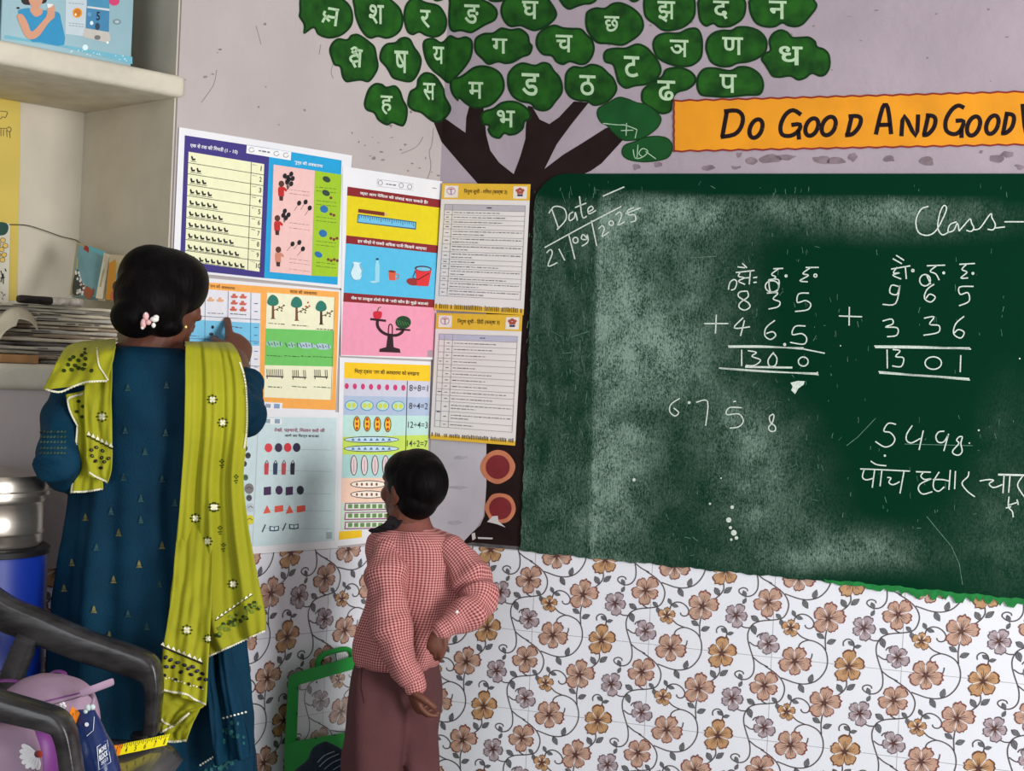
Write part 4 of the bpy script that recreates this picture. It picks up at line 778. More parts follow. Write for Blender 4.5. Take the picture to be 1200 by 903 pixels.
for i in range(4):
    oval(68 + 57 * i, 357 + i, 24, 19, (190, 220, 200), (70, 150, 200)); [p.P(mb, k5(ell(59 + 57 * i + 18 * j, 357 + i, 7, 9, 8)), (206, 214, 70), 4) for j in range(2)]
    oval(88 + 37.5 * i, 424 + i, 13, 28, (246, 190, 50), (60, 60, 40)); [p.P(mb, k5(ell(88 + 37.5 * i, 407 + i + 17 * j, 5, 6, 8)), (190, 60, 40), 4) for j in range(3)]
for y, n in ((482, 0), (515, 1)): oval(141, y, 101, 12.5, (196, 222, 236)); [p.P(mb, k5([(74 + 22 * j, y - 6), (81 + 22 * j, y + 4), (67 + 22 * j, y + 4)]), (70, 120, 170), 4) for j in range(7)]
for i in range(6): oval(77 + 38.5 * i, 576, 13, 37, (230, 208, 208), (60, 60, 64)); p.R(mb, k5([(77 + 38.5 * i, 555), (77 + 38.5 * i, 600)]), .8, (180, 150, 160), 4)
for y in (645, 682): oval(130, y, 66, 14.5, (246, 236, 222), (60, 50, 46)); [p.P(mb, k5(ell(88 + 18 * j, y, 4, 6, 8)), (130, 80, 50), 4) for j in range(5)]
for y in (728, 762, 796):
    p.P(mb, k5([(45, y - 15), (270, y - 19), (270, y + 9), (42, y + 13)]), (150, 60, 130), 2); p.P(mb, k5([(48, y - 12), (267, y - 16), (267, y + 5), (46, y + 9)]), (222, 228, 214), 3)
    for j in range(9): p.P(mb, k5([(56 + 22 * j, y - 10), (71 + 22 * j, y - 11), (71 + 22 * j, y + 4), (56 + 22 * j, y + 5)]), (104, 142, 84), 4)
p.done(mb, 'grouped_picture')
mb = MB()
for s_, y, x in (('8÷8=1', 282, 280), ('8÷4=2', 347, 279), ('12÷4=3', 416, 275), ('14÷2=7', 484, 271)): p.T(mb, s_, *k5([(x, y), (348 - (y - 282) * .01, y + 2), (x - 1, y + 23)]), (60, 60, 70), 3, .004)
p.T(mb, 'चित्र द्वारा भाग की अवधारणा को समझना', *k5([(80, 222), (316, 232), (79, 244)]), (60, 46, 20), 2, .02); p.done(mb, 'sum')

# --- two list charts on the chalkboard wall
def chart(quad, off, lab, title, rows, cols, seed, foot):
    p = Sheet('R', quad, off, lab, 'chart', None, M('chart_paper', (226, 220, 218), .55, .02, 8), 'list_chart')
    St = p.st; mb = MB(); q = lambda a, b, c, d: [St(a, b), St(c, b), St(c, d), St(a, d)]
    Y = (226, 180, 52); p.P(mb, q(0, 0, 1, .125), Y)
    for a in (.03, .81): p.P(mb, q(a, .018, a + .155, .112), (232, 222, 214), 1)
    p.done(mb, 'header_band')
    mb = MB(); c = St(.105, .06); p.R(mb, [(c[0] + 5 * math.cos(t), c[1] + 4.4 * math.sin(t)) for t in [i * .7 for i in range(10)]], 1.0, (186, 150, 166), 2); p.R(mb, [(c[0], c[1] - 3), (c[0], c[1] + 4)], 1.1, (140, 110, 170), 3); p.R(mb, [(c[0] - 3, c[1] - 2), (c[0] + 3, c[1] - 2)], 1, (190, 90, 110), 3)
    c = St(.885, .058); [p.P(mb, ell(c[0] + a, c[1] + b, 2.4, 1.9, 8), (176, 84, 70), 2) for a, b in ((-3, -1.5), (0, -3), (3, -1.5), (-1.5, 1), (1.6, 1))]; p.P(mb, [(c[0] - 3.4, c[1] + 3), (c[0] + 3.4, c[1] + 3), (c[0] + 3, c[1] + 5.4), (c[0] - 3, c[1] + 5.4)], (60, 60, 90), 3)
    p.done(mb, 'emblem')
    mb = MB(); p.T(mb, title, St(.25, .04), St(.74, .04), St(.25, .086), (70, 50, 20), 2, .016); p.done(mb, 'heading')
    mb = MB(); y0, y1 = .165, .945 if foot else .93; g = (146, 140, 146)
    p.P(mb, q(.045, y0, .955, y0 + .045), (184, 178, 186) if seed == 1 else (186, 184, 206), 1); rr = random.Random(seed)
    ys = [y0, y0 + .045]; hs = [rr.choice([1, 1, 1, 1.6]) for _ in range(rows)]; t = (y1 - y0 - .09) / sum(hs)
    for h in hs: ys.append(ys[-1] + h * t)
    for y in ys: p.R(mb, [St(.045, y), St(.955, y)], .5, g, 2)
    for x in [.045, .955] + cols: p.R(mb, [St(x, y0), St(x, ys[-1])], .5, g, 2)
    c0 = cols[-1]; scrib(p, mb, St(.52, y0 + .022), St(.58, y0 + .022), (70, 66, 80), 1.2, 3)
    for i in range(1, len(ys) - 1):
        m_ = (ys[i] + ys[i + 1]) / 2; L = rr.uniform(.3, .8); two = hs[i - 1] > 1.2
        scrib(p, mb, St(c0 - .065, m_), St(c0 - .03, m_), (120, 116, 120), 1, 3)
        if two: scrib(p, mb, St(c0 + .02, m_ - .012), St(.93, m_ - .012), (110, 106, 112), .9, 3); scrib(p, mb, St(c0 + .02, m_ + .012), St(c0 + .02 + L * .5, m_ + .012), (110, 106, 112), .9, 3)
        else: scrib(p, mb, St(c0 + .02, m_), St(min(.93, c0 + .02 + L * .85), m_), (110, 106, 112), .9, 3)
    if len(cols) > 1:
        for y in (.38, .62, .78): scrib(p, mb, St(.06, y), St(.1, y), (90, 86, 100), 1.2, 3)
    p.done(mb, 'table')
    mb = MB(); p.P(mb, q(0, .955 if not foot else .965, 1, 1), Y); n = 46
    for i in range(n):
        a = .015 + .97 * i / n
        if rr.random() < .9: p.P(mb, q(a, .945 + rr.uniform(0, .008), a + .011, .985 if not foot else .978), (70, 56, 40) if rr.random() < .7 else (130, 100, 40), 2)
    p.done(mb, 'decorated_foot')
chart([(518.3, 214.6), (621.8, 215.8), (613.6, 369), (508.6, 363)], .0105, 'upper yellow headed list chart beside the top of the chalkboard', 'निपुण सूची - गणित (कक्षा 3)', 14, [.135], 1, 0)
chart([(511.3, 366.5), (612.4, 369), (603.7, 522), (504, 514)], .0085, 'lower yellow headed list chart hanging above the two clay coloured discs', 'निपुण सूची - हिंदी (कक्षा 3)', 13, [.11, .205], 2, 1)
# ================================================================ NICHE AND FURNITURE
def qslab(mb, q, th, mat):                    # four 3D corners and a thickness vector
    n = len(q); mb.add([V(p) for p in q] + [V(p) + V(th) for p in q], [tuple(range(n)), tuple(reversed(range(n, 2 * n)))] + [(i, i + n, (i + 1) % n + n, (i + 1) % n) for i in range(n)], mat)
def decal(mb, bvh, pts, mat, off=.0012):      # print a traced shape onto a surface it covers
    def mp(x, y):
        d = ray(x, y).normalized(); h = bvh.ray_cast(CAM, d)
        if h[0]: return h[0] - d * off
        h = bvh.find_nearest(at(x, y, 2.7)); g = at(x, y, h[0].y); h = bvh.find_nearest(g)   # just past the edge: keep the depth of the edge
        return at(x, y, h[0].y) - d * off if (h[0] - at(x, y, h[0].y)).length < .02 else None
    vs = [mp(x, y) for x, y in pts]
    if any(v is None for v in vs) or len(pts) < 3: return
    mb.add(vs, tessellate_polygon([[V((x, y, 0)) for x, y in pts]]) if len(pts) > 3 else [(0, 1, 2)], mat)
DS = .94
def dline(mb, bvh, pts, w, mat, off=.0012):
    for q in rib2(pts, w): decal(mb, bvh, q, mat, off)

# --- printed carton in the upper niche
sA, _ = uz('L', 157, 75); sB, _ = uz('L', 4, 40)
ct = empty('carton', ws((sA + sB) / 2, H(NT + .001), -.1)); tag(ct, 'blue water purifier carton printed with a woman in a blue top', 'box')
mb = MB(); wbox(mb, sB, sA, NT + .001, NT + .40, -.24, -.012, M('carton_pale_blue', (146, 180, 190), .45, .05, 6)); mb.build('box', ct, bevel=.002)
kc = crop(0, 0, 7.0588); cm = lambda lv: (lambda x, y: pl('L', x, y, -.0115 + .0002 * lv))
def cp_(mb, pts, col, lv=1): mb.poly2(kc(pts), cm(lv), ink(*col))
mb = MB(); skin = (206, 150, 122)
cp_(mb, [(40, 318), (200, 340), (520, 390), (1095, 530), (1095, 470), (520, 372), (200, 318), (40, 290)], (110, 176, 196), 0); cp_(mb, [(545, -60), (720, -60), (700, 300), (540, 280)], (190, 204, 212), 0)
mb.build('print', ct)
mb = MB(); cp_(mb, smooth([(180, -80), (380, -80), (385, 10), (350, 30), (260, 40), (200, 36), (175, 0)], 3), (40, 30, 30)); cp_(mb, smooth([(235, -60), (350, -60), (352, 10), (320, 60), (270, 60), (240, 10)], 3), skin, 2)
cp_(mb, smooth([(150, 90), (240, 66), (360, 84), (480, 100), (506, 170), (530, 370), (330, 348), (250, 330), (190, 170)], 3), (44, 140, 186), 2); cp_(mb, smooth([(250, 66), (340, 66), (350, 110), (300, 140), (262, 110)], 3), skin, 3)
cp_(mb, smooth([(140, 130), (186, 120), (230, 190), (262, 262), (330, 200), (380, 140), (396, 100), (440, 90), (452, 140), (400, 190), (330, 290), (270, 324), (220, 310), (180, 240)], 3), skin, 4); cp_(mb, smooth([(395, 110), (392, 70), (420, 60), (450, 40), (455, 110), (440, 140)], 3), skin, 5); cp_(mb, [(388, 30), (440, 34), (436, 90), (396, 86)], (222, 226, 228), 4)
cp_(mb, ell(150, 66, 14, 9, 10), (30, 24, 24)); mb.build('printed_woman', ct)
mb = MB(); cp_(mb, [(722, -60), (905, -60), (905, 70), (722, 50)], (70, 140, 176)); cp_(mb, [(722, 50), (905, 74), (905, 90), (720, 64)], (206, 212, 214), 2); cp_(mb, [(718, 66), (905, 92), (900, 265), (712, 232)], (62, 128, 170)); cp_(mb, [(700, 232), (905, 266), (915, 335), (880, 352), (690, 306), (686, 290)], (190, 186, 178)); cp_(mb, ell(806, 310, 26, 20), (110, 110, 112), 2)
cp_(mb, ell(758, 190, 14, 17), (220, 232, 238), 2); cp_(mb, ell(806, 218, 20, 30), (40, 60, 84), 2); cp_(mb, ell(740, 118, 16, 18), (100, 150, 190), 2); text(mb, '5', *kc([(798, 96), (828, 98), (796, 168)]), cm(3), ink(24, 30, 40), .02)
mb.build('printed_purifier', ct)
mb = MB(); cp_(mb, ell(640, 106, 40, 42), (226, 156, 50)); cp_(mb, ell(640, 106, 30, 32), (196, 116, 30), 2); cp_(mb, ell(626, 120, 9, 11), (240, 220, 180), 3); cp_(mb, ell(945, 10, 44, 36), (206, 60, 110)); cp_(mb, ell(968, 180, 34, 24), (120, 140, 146)); cp_(mb, ell(968, 180, 18, 12), (170, 190, 200), 2); cp_(mb, ell(705, 392, 24, 24), (214, 236, 238)); cp_(mb, ell(890, 352, 10, 11), (226, 240, 240), 2)
rr = random.Random(4)
for i in range(16): x = rr.uniform(560, 1080); cp_(mb, ell(x, 425 + (x - 560) * .13 + rr.uniform(-26, 20), rr.uniform(3, 8), rr.uniform(3, 8), 7), (196, 226, 230), 2)
for y in (20, 186, 206): [cp_(mb, [(x, y + (x - 570) * .1), (x + 20, y + 2 + (x - 570) * .1), (x + 20, y + 9 + (x - 570) * .1), (x, y + 7 + (x - 570) * .1)], (150, 160, 172)) for x in range(570, 680, 26)]
mb.build('printed_badges', ct)
mb = MB(); wbox(mb, sB - .22, sB - .004, NT + .001, NT + .3, -.22, -.012, M('carton_dark_green', (40, 92, 88), .5, .1, 8)); tag(mb.build('carton', bevel=.002), 'dark green carton edge left of the blue printed carton', 'box')

# --- charts hanging inside the niche
mb = MB(); m_ych = M('chart_yellow', (212, 188, 92), .7, .05, 5)
yc = empty('wall_chart', pl('L', 10, 350, -ND + .002)); tag(yc, 'yellow hand drawn chart hanging at the back of the niche', 'chart')
q = [(-90, 92), (24, 107), (23, 200), (20, 345), (19, 352), (-95, 352)]; mb.slab2(q, lambda x, y, o: pl('L', x, y, o), -ND + .001, -ND + .0022, m_ych); mb.build('sheet', yc)
mb = MB(); kw = crop(0, 90, 3.344); my = lambda x, y: pl('L', x, y, -ND + .003)
for st in ([(-20, 132), (0, 134), (28, 138), (26, 150), (20, 160), (10, 156), (2, 164), (-20, 158)], [(-20, 200), (24, 202), (36, 196), (44, 204), (40, 214), (30, 212), (26, 204)], [(4, 204), (4, 232)], [(14, 206), (14, 232)], [(26, 210), (28, 236)], [(38, 214), (40, 240)]): mb.rib(kw(smooth(st, 3, False)), .8, my, ink(96, 84, 50))
mb.build('drawing', yc)
fs = empty('flower_sheet', pl('L', 5, 355, -ND + .004)); tag(fs, 'small white sheet with yellow flowers overlapping the yellow niche chart', 'sheet')
mb = MB(); mb.slab2([(-60, 255), (12, 262), (10, 356), (-62, 352)], lambda x, y, o: pl('L', x, y, o), -ND + .0042, -ND + .0054, M('sheet_cream', (216, 212, 196), .7, .04, 10)); mb.build('sheet', fs)
mb = MB(); mf = lambda x, y: pl('L', x, y, -ND + .0062); kf = crop(0, 240, 4.105)
mb.poly2(kf(smooth([(-30, 88), (20, 84), (40, 100), (36, 130), (14, 146), (-30, 140)], 3)), mf, ink(20, 70, 60))
for x, y in ((14, 170), (26, 196), (8, 214), (20, 240), (12, 264), (-8, 190), (-8, 240)):
    mb.poly2(kf(ell(x, y, 14, 13, 9)), mf, ink(70, 60, 20)); mb.poly2(kf(ell(x, y, 11.5, 10.5, 9)), lambda a, b: pl('L', a, b, -ND + .0064), ink(226, 190, 90))
for st in ([(4, 316), (12, 340), (4, 372)], [(16, 330), (16, 380)], [(2, 352), (24, 348)], [(24, 306), (30, 320)]): mb.rib(kf(st), 1.3, mf, ink(30, 30, 34))
for st in ([(4, 416), (16, 430)], [(14, 440), (26, 428)], [(8, 446), (16, 456)]): mb.rib(kf(st), .8, mf, ink(60, 60, 60))
mb.build('printed_flowers', fs)
mb = MB(); wpts = [pl('L', x, y, o) for x, y, o in ((12, 263, -.394), (32, 264, -.39), (52, 270, -.385), (72, 277, -.385), (88, 281, -.385), (97, 287, -.38))]
mb.limb(wpts, .0011, M('twine', (74, 66, 56), .8, .2, 60), 6, 5); tag(mb.build('twine', smooth_=True), 'thin dark twine sagging across the back of the niche', 'string')

# --- newspapers
NEWS = [M('newsprint_grey', (176, 170, 158), .9, .10, 30), M('newsprint_cream', (196, 186, 164), .9, .10, 30), M('newsprint_brown', (150, 132, 112), .9, .14, 30), M('newsprint_dark', (104, 96, 92), .9, .3, 26)]
ordn = ['lowest', 'second from the bottom', 'third from the bottom', 'fourth from the bottom', 'fifth from the bottom', 'sixth from the bottom', 'seventh, in the middle', 'seventh from the top', 'sixth from the top', 'fifth from the top', 'fourth from the top', 'third from the top', 'second from the top', 'topmost']
rr = random.Random(21); z = NB + .001
SB, SM = uz('L', 150, 400)[0], 0
for i in range(14):
    t = .0094 if i < 12 else .008; s0 = -1.165 - (.0 if i > 6 else .03) + rr.uniform(-.035, .03) + (.04 if i > 8 else 0); s1 = -.868 + rr.uniform(-.02, .012); f0 = -.035 - rr.uniform(0, .03); k = rr.uniform(-.03, .03)
    mb = MB(); mt = NEWS[[0, 2, 1, 0, 3, 1, 2, 0, 2, 1, 0, 1, 0, 1][i]]
    prof = [(f0 - .27, 0), (f0 - .004, 0)] + [(f0 + (t / 2) * math.sin(a) - .004, t / 2 - t / 2 * math.cos(a)) for a in (.5, 1, 1.57, 2.1, 2.6)] + [(f0 - .004, t * .97), (f0 - .27, t * .97)]
    n = 10; np_ = len(prof); vs = []
    for a in range(n + 1):
        s = s0 + (s1 - s0) * a / n; wv = .0016 * math.sin(a * 1.3 + i * 2.1) * (1 if 0 < i < 13 else .5)
        for o_, zz in prof: vs.append(ws(s, H(z + zz * .86 + max(wv, -.0006) * (zz / t)), o_ + (s - s0) * k + rr.uniform(-.0007, .0007)))
    fcs = [(a * np_ + b, a * np_ + b + 1, (a + 1) * np_ + b + 1, (a + 1) * np_ + b) for a in range(n) for b in range(np_ - 1)] + [(a * np_ + np_ - 1, a * np_, (a + 1) * np_, (a + 1) * np_ + np_ - 1) for a in range(n)] + [tuple(range(np_)), tuple(reversed(range(n * np_, (n + 1) * np_)))]
    mb.add(vs, fcs, mt)
    # page edges and stray print along the fold
    for a in range(3):
        sx = rr.uniform(s0 + .02, s1 - .05); l = rr.uniform(.02, .07)
        mb.add([ws(sx, H(z + t * .25), f0 + t * .5 - .003 + (sx - s0) * k), ws(sx + l, H(z + t * .3), f0 + t * .5 - .003 + (sx + l - s0) * k), ws(sx + l, H(z + t * .62), f0 + t * .5 - .003 + (sx + l - s0) * k), ws(sx, H(z + t * .55), f0 + t * .5 - .003 + (sx - s0) * k)], [(0, 1, 2, 3)], NEWS[3] if rr.random() < .6 else NEWS[1])
    tag(mb.build('newspaper', smooth_=None), 'folded newspaper %s of the stack in the niche' % ordn[i], 'newspaper', 'newspapers stacked in the niche'); z += t * .96
ZT = z
mb = MB(); cl = [(-8, 388), (4, 368), (18, 360), (34, 363), (44, 374)]
def curl(a, b):
    x0, y0 = smooth(cl, 6, False)[min(int(a * 24), 24)]; p = pl('L', x0 - 2 + 3 * b, y0 + 10 * b + (4 if a > .5 else 12) * b, -.03 + .035 * b - .02 * a)
    return p
mb.grid(curl, 24, 6, NEWS[1]); tag(mb.build('newspaper', solid=.0012, smooth_=True), 'curled loose newspaper sheet at the left end of the stack', 'newspaper', 'newspapers stacked in the niche')
mb = MB(); a, b_ = uz('L', 40, 352)[0], uz('L', 110, 352)[0]
mb.limb([ws(a + (b_ - a) * t, H(ZT + .008), -.06) for t in (0, .25, .5)], .0085, M('magazine_dark', (40, 34, 32), .5, .3, 60), 14, 4, 1.6, side=V((0, 0, 1)), ex=.8); mb.limb([ws(a + (b_ - a) * t, H(ZT + .008), -.06) for t in (.5, .8, 1)], .0088, M('magazine_white', (206, 196, 184), .5, .2, 80), 14, 4, 1.6, side=V((0, 0, 1)), ex=.8)
tag(mb.build('magazine', smooth_=True), 'rolled magazine, half black and half white, lying on the newspapers', 'magazine')
mb = MB(); qslab(mb, [ws(-1.30, H(NB + .001), .004), ws(-1.085, H(NB + .001), .004), ws(-1.075, H(NB + .001), -.022), ws(-1.30, H(NB + .001), -.022)], (0, 0, .017), M('envelope_brown', (168, 126, 82), .7, .12, 20)); tag(mb.build('envelope', bevel=.002), 'brown paper packet at the foot of the newspaper stack', 'packet')
# --- books leaning in the niche corner
def book(name, q, Ys, th, cov, lab, deco, pages=(206, 198, 178)):
    e = empty(name, at(*q[3], Ys[3])); tag(e, lab, 'book'); P = [at(x, y, Y) for (x, y), Y in zip(q, Ys)]; n = (P[1] - P[0]).cross(P[3] - P[0]).normalized()
    if n.dot(CAM - P[0]) > 0: n = -n
    mb = MB(); qslab(mb, P, n * .0015, cov); qslab(mb, [p + n * (th - .0015) for p in P], n * .0015, cov); mb.build('cover', e)
    c = sum(P, V()) / 4; mb = MB(); qslab(mb, [p + (c - p) * .03 + n * .0016 for p in P], n * (th - .0033), M('page_block_%d' % pages[0], pages, .8, .06, 90)); mb.build('pages', e)
    mb = MB()
    def mp(lv):
        def f(u, v): return (P[0] * (1 - u) + P[1] * u) * (1 - v) + (P[3] * (1 - u) + P[2] * u) * v - n * (.0006 + .0002 * lv)
        return f
    deco(mb, mp); mb.build('cover_print', e)
def dA(mb, mp):
    mb.poly2([(0, 0), (.36, 0), (.34, 1), (0, 1)], mp(0), ink(150, 140, 110)); mb.poly2([(.36, 0), (1, 0), (1, 1), (.34, 1)], mp(0), ink(96, 158, 166))
    mb.poly2(smooth([(.3, .02), (.44, .05), (.44, .2), (.34, .28), (.26, .18)], 3), mp(1), ink(150, 50, 40)); mb.poly2([(.1, .3), (.4, .24), (.36, .42), (.12, .5)], mp(1), ink(206, 180, 70)); mb.poly2([(.26, .4), (.4, .4), (.44, .62), (.28, .62)], mp(2), ink(140, 60, 44))
    rr = random.Random(2); mb.poly2(smooth([(.1, .58), (.3, .5), (.6, .56), (.66, .74), (.5, .95), (.1, .98)], 3), mp(2), ink(60, 64, 60))
    for i in range(34): mb.poly2([(a, b) for a, b in ell(rr.uniform(.1, .62), rr.uniform(.56, .96), .045, .03, 6)], mp(3), ink(206, 212, 206) if i % 4 else ink(130, 60, 50))
    mb.poly2(ell(.72, .9, .2, .14, 12), mp(4), ink(150, 84, 60))
def dB(mb, mp):
    mb.poly2([(0, 0), (1, 0), (1, 1), (0, 1)], mp(0), ink(196, 184, 156)); mb.poly2([(0, .2), (.2, .1), (.26, .5), (.2, 1), (0, 1)], mp(1), ink(206, 142, 50)); mb.poly2(smooth([(.3, .35), (.6, .2), (.95, .3), (.9, .6), (.5, .7), (.3, .6)], 3), mp(1), ink(96, 150, 164))
    for i, (x, y, r, c) in enumerate(((.3, .7, .12, (80, 60, 40)), (.36, .78, .1, (150, 160, 80)), (.6, .75, .1, (190, 80, 80)), (.25, .9, .12, (200, 110, 70)), (.8, .2, .06, (190, 110, 100)))): mb.poly2(ell(x, y, r, r, 9), mp(2), ink(*c))
zt = lambda Y, x: 403 - (ZT + .002) * F / Y
book('book', [(90, 283), (124, 295), (112, 349), (82, 345)], [3.36, 3.33, 3.26, 3.29], .012, M('cover_blue_grey', (110, 150, 156), .5, .06, 20), 'blue story book with white speckled flowers leaning at the niche corner', dA)
book('book', [(122, 296), (128.5, 298), (120, 350), (112, 349)], [3.31, 3.30, 3.245, 3.25], .010, M('cover_cream', (206, 196, 172), .6, .05, 20), 'cream booklet edge between the blue book and the orange book', lambda mb, mp: mb.poly2([(.4, .35), (.55, .35), (.5, .75), (.35, .75)], mp(1), ink(150, 140, 110)))
book('book', [(129, 298), (166, 301), (160, 352), (124, 351)], [3.29, 3.22, 3.17, 3.24], .012, M('cover_orange_cream', (196, 176, 130), .5, .06, 20), 'orange and white book partly behind the hair of the woman', dB)

# --- steel container on the blue drum
DC = V((-1.0, 2.80, 0))
dr = empty('drum', DC); tag(dr, 'blue plastic drum standing under the steel container', 'drum'); m_drum = M('plastic_blue', (14, 46, 142), .4, .06, 6)
mb = MB(); mb.lathe(DC, [(r * DS, z_) for r, z_ in [(0, .001), (.118, .001), (.126, .012), (.13, .03), (.13, .25), (.134, .26), (.134, .28), (.13, .29), (.13, .55), (.134, .56), (.134, .58), (.13, .59), (.13, .835), (.127, .846)]], m_drum, 56); mb.build('body', dr, smooth_=None)
mb = MB(); mb.lathe(DC, [(r * DS, z_) for r, z_ in [(.127, .845), (.134, .847), (.134, .857), (.128, .861), (.06, .861), (0, .861)]], M('plastic_black_lid', (18, 18, 24), .5, .1, 8), 56); mb.build('lid', dr, smooth_=None)
sc_ = empty('steel_container', DC + V((0, 0, .8615))); tag(sc_, 'round stainless steel container with lid on top of the blue drum', 'container'); m_st = M('steel_brushed', (190, 182, 172), .28, .10, 4, metal=.9, stretch=(1, 1, 14))
mb = MB(); mb.lathe(DC + V((0, 0, .8615)), [(0, .0005), (.106, .0005), (.110, .006), (.110, .022), (.113, .026), (.110, .030), (.110, .082), (.113, .086), (.110, .090), (.110, .098)], m_st, 64); mb.build('body', sc_, smooth_=None)
mb = MB(); mb.lathe(DC + V((0, 0, .8615)), [(.110, .0985), (.121, .0985), (.121, .106), (.117, .108), (.117, .126), (.112, .136), (.07, .143), (0, .145)], m_st, 64); mb.build('lid', sc_, smooth_=None)
mb = MB()
for sx in (-1,):
    b0 = DC + V((.02, -.112, .905)); mb.limb([b0 + V((-.03, .002, .02)), b0 + V((-.03, -.012, .016)), b0 + V((-.03, -.016, -.008)), b0 + V((-.03, .003, -.014))], .0028, m_st, 8, 5)
mb.build('handle', sc_, smooth_=True)

# --- moulded plastic armchair
ch = empty('plastic_chair', (-.76, 2.33, 0)); tag(ch, 'dark grey moulded plastic armchair holding the lilac backpack', 'chair')
m_ch_ = M('plastic_charcoal', (62, 60, 61), .24, .0, 14, col2=(30, 28, 29), stretch=(1, 1, 3), bump=.0006, bscale=30)
SZ = .562
def strip(mb, path, Y, hs, wd, Y2=None):
    P = [at(x, y, Y if Y2 is None else Y + (Y2 - Y) * i / (len(path) - 1)) for i, (x, y) in enumerate(path)]; R_ = []
    for i, p in enumerate(P):
        d = (P[min(i + 1, len(P) - 1)] - P[max(i - 1, 0)]).normalized(); n = d.cross(V((0, 1, 0))).normalized()
        R_.append((p, n * hs[i] / F * Y, V((0, wd, 0))))
    mb.loft(R_, m_ch_, 20, 5, None, .45)
mb = MB(); strip(mb, [(-110, 640), (-50, 680), (0, 715), (45, 734), (95, 755), (150, 773), (172, 783), (180, 800), (180, 830), (177, 858)], 2.56, [24, 22, 20, 19, 18, 17, 16, 10, 8, 8], .026); mb.build('arm', ch, smooth_=None)
mb = MB(); strip(mb, [(-120, 792), (-40, 812), (0, 826), (45, 838), (66, 845), (75, 856), (81, 880), (88, 930)], 2.10, [16, 16, 15.5, 14, 13, 11, 10.5, 11], .026); mb.build('arm', ch, smooth_=None)
mb = MB(); strip(mb, [(34, 744), (24, 768), (12, 800), (4, 840), (-6, 900)], 2.545, [12, 13, 13, 13, 13], .02); mb.build('side_support', ch, smooth_=None); mb = MB(); strip(mb, [(-60, 830), (-66, 870), (-72, 940)], 2.10, [12, 12, 12], .02); mb.build('side_support', ch, smooth_=None)
def seatfn(a, b):
    x = -.95 + .405 * a; y = 2.11 + .44 * b
    return V((x, y, SZ - .012 * math.sin(math.pi * min(a, .92)) * math.sin(math.pi * b) - (max(0, a - .9) / .1) ** 2 * .03))
mb = MB(); mb.grid(seatfn, 30, 16, M('plastic_seat_grey', (84, 82, 84), .16, .08, 10)); mb.build('seat', ch, solid=.006, smooth_=True)
for x, y, dx, dy in ((-.625, 2.56, .03, .02), (-.62, 2.10, .03, -.02), (-.93, 2.54, -.05, .02), (-.93, 2.12, -.05, -.02)):
    mb = MB(); mb.loft([(V((x, y, SZ + .012)), V((.013, 0, 0)), V((0, .02, 0))), (V((x + dx * .5, y + dy * .5, .28)), V((.016, 0, 0)), V((0, .02, 0))), (V((x + dx, y + dy, .002)), V((.018, 0, 0)), V((0, .018, 0)))], m_ch_, 16, 4, None, .5); mb.build('leg', ch, smooth_=None)
mb = MB()
def backp(a, zz): return V((-.965 + .115 * abs(2 * a - 1) ** 3 - (zz - .56) * .12, 2.12 + .40 * a, zz))
for i in range(23):
    a = .02 + .96 * i / 22; mb.limb([backp(a, zz) for zz in (.57, .66, .75, .84)], .0035, m_ch_, 6, 2)
for j in range(9): zz = .60 + .027 * j; mb.limb([backp(a / 10, zz) for a in range(11)], .003, m_ch_, 6, 2)
mb.loft([(backp(a / 8, .86), V((.012, 0, 0)), V((0, 0, .03))) for a in range(9)], m_ch_, 14, 3, None, .6)
mb.build('backrest', ch, smooth_=True)

# --- lilac backpack
bp = empty('backpack', at(50, 940, 2.3)); bp.location.z = SZ; bp['_w'] = tuple(bp.location); tag(bp, 'lilac backpack with white daisies on the plastic chair', 'bag')
m_lil, m_vio = M('nylon_lilac', (160, 132, 154), .6, .05, 10, bump=.001, bscale=40), M('nylon_violet', (112, 54, 120), .45, .08, 12)
wr = lambda t, v, p: .004 * noise.noise(p * 22)
bx, by = at(53, 850, 2.3).x, 2.305
mb = MB(); mb.loft([(V((bx, by, SZ + .004)), V((.075, 0, 0)), V((0, .06, 0))), (V((bx, by, .60)), V((.082, 0, 0)), V((0, .068, 0))), (V((bx, by, .66)), V((.082, 0, 0)), V((0, .066, 0))), (V((bx + .002, by, .695)), V((.07, 0, 0)), V((0, .056, 0))), (V((bx + .004, by, .715)), V((.05, 0, 0)), V((0, .04, 0))), (V((bx + .004, by, .727)), V((.022, 0, 0)), V((0, .016, 0)))], m_lil, 40, 5, wr, .8)
bb = mb.bvh(); mb.build('body', bp, smooth_=True)
mb = MB(); dline(mb, bb, [(18, 829), (40, 825), (60, 820), (80, 815), (100, 810)], 1.6, m_vio, .004); dline(mb, bb, [(20, 833), (42, 829), (62, 825), (84, 819), (103, 813)], 1.2, M('zip_dark', (90, 66, 90), .5, .1, 40), .004); mb.build('zip', bp)
mb = MB(); mb.limb([at(96, 812, 2.235), at(112, 806, 2.24), at(131, 799, 2.26)], .006, m_lil, 10, 4, .3, side=V((0, 0, 1))); mb.build('strap_end', bp, smooth_=True)
mb = MB(); mb.limb([at(104, 812, 2.26), at(110, 818, 2.24), at(108, 826, 2.235)], .003, m_lil, 8, 4); mb.build('cord_loop', bp, smooth_=True)
mb = MB(); mb.limb([at(52, 803, 2.33), at(56, 791, 2.33), at(66, 786, 2.33), at(76, 789, 2.33), at(78, 801, 2.33)], .0085, m_vio, 12, 5, .2, side=V((0, 1, 0))); mb.build('carry_loop', bp, smooth_=True)
mb = MB(); mb.limb([at(-16, 812, 2.30), at(-8, 800, 2.30), at(10, 797, 2.30), at(26, 801, 2.30), at(28, 816, 2.29)], .0095, m_vio, 12, 5, .2, side=V((0, 1, 0))); mb.build('carry_loop', bp, smooth_=True)
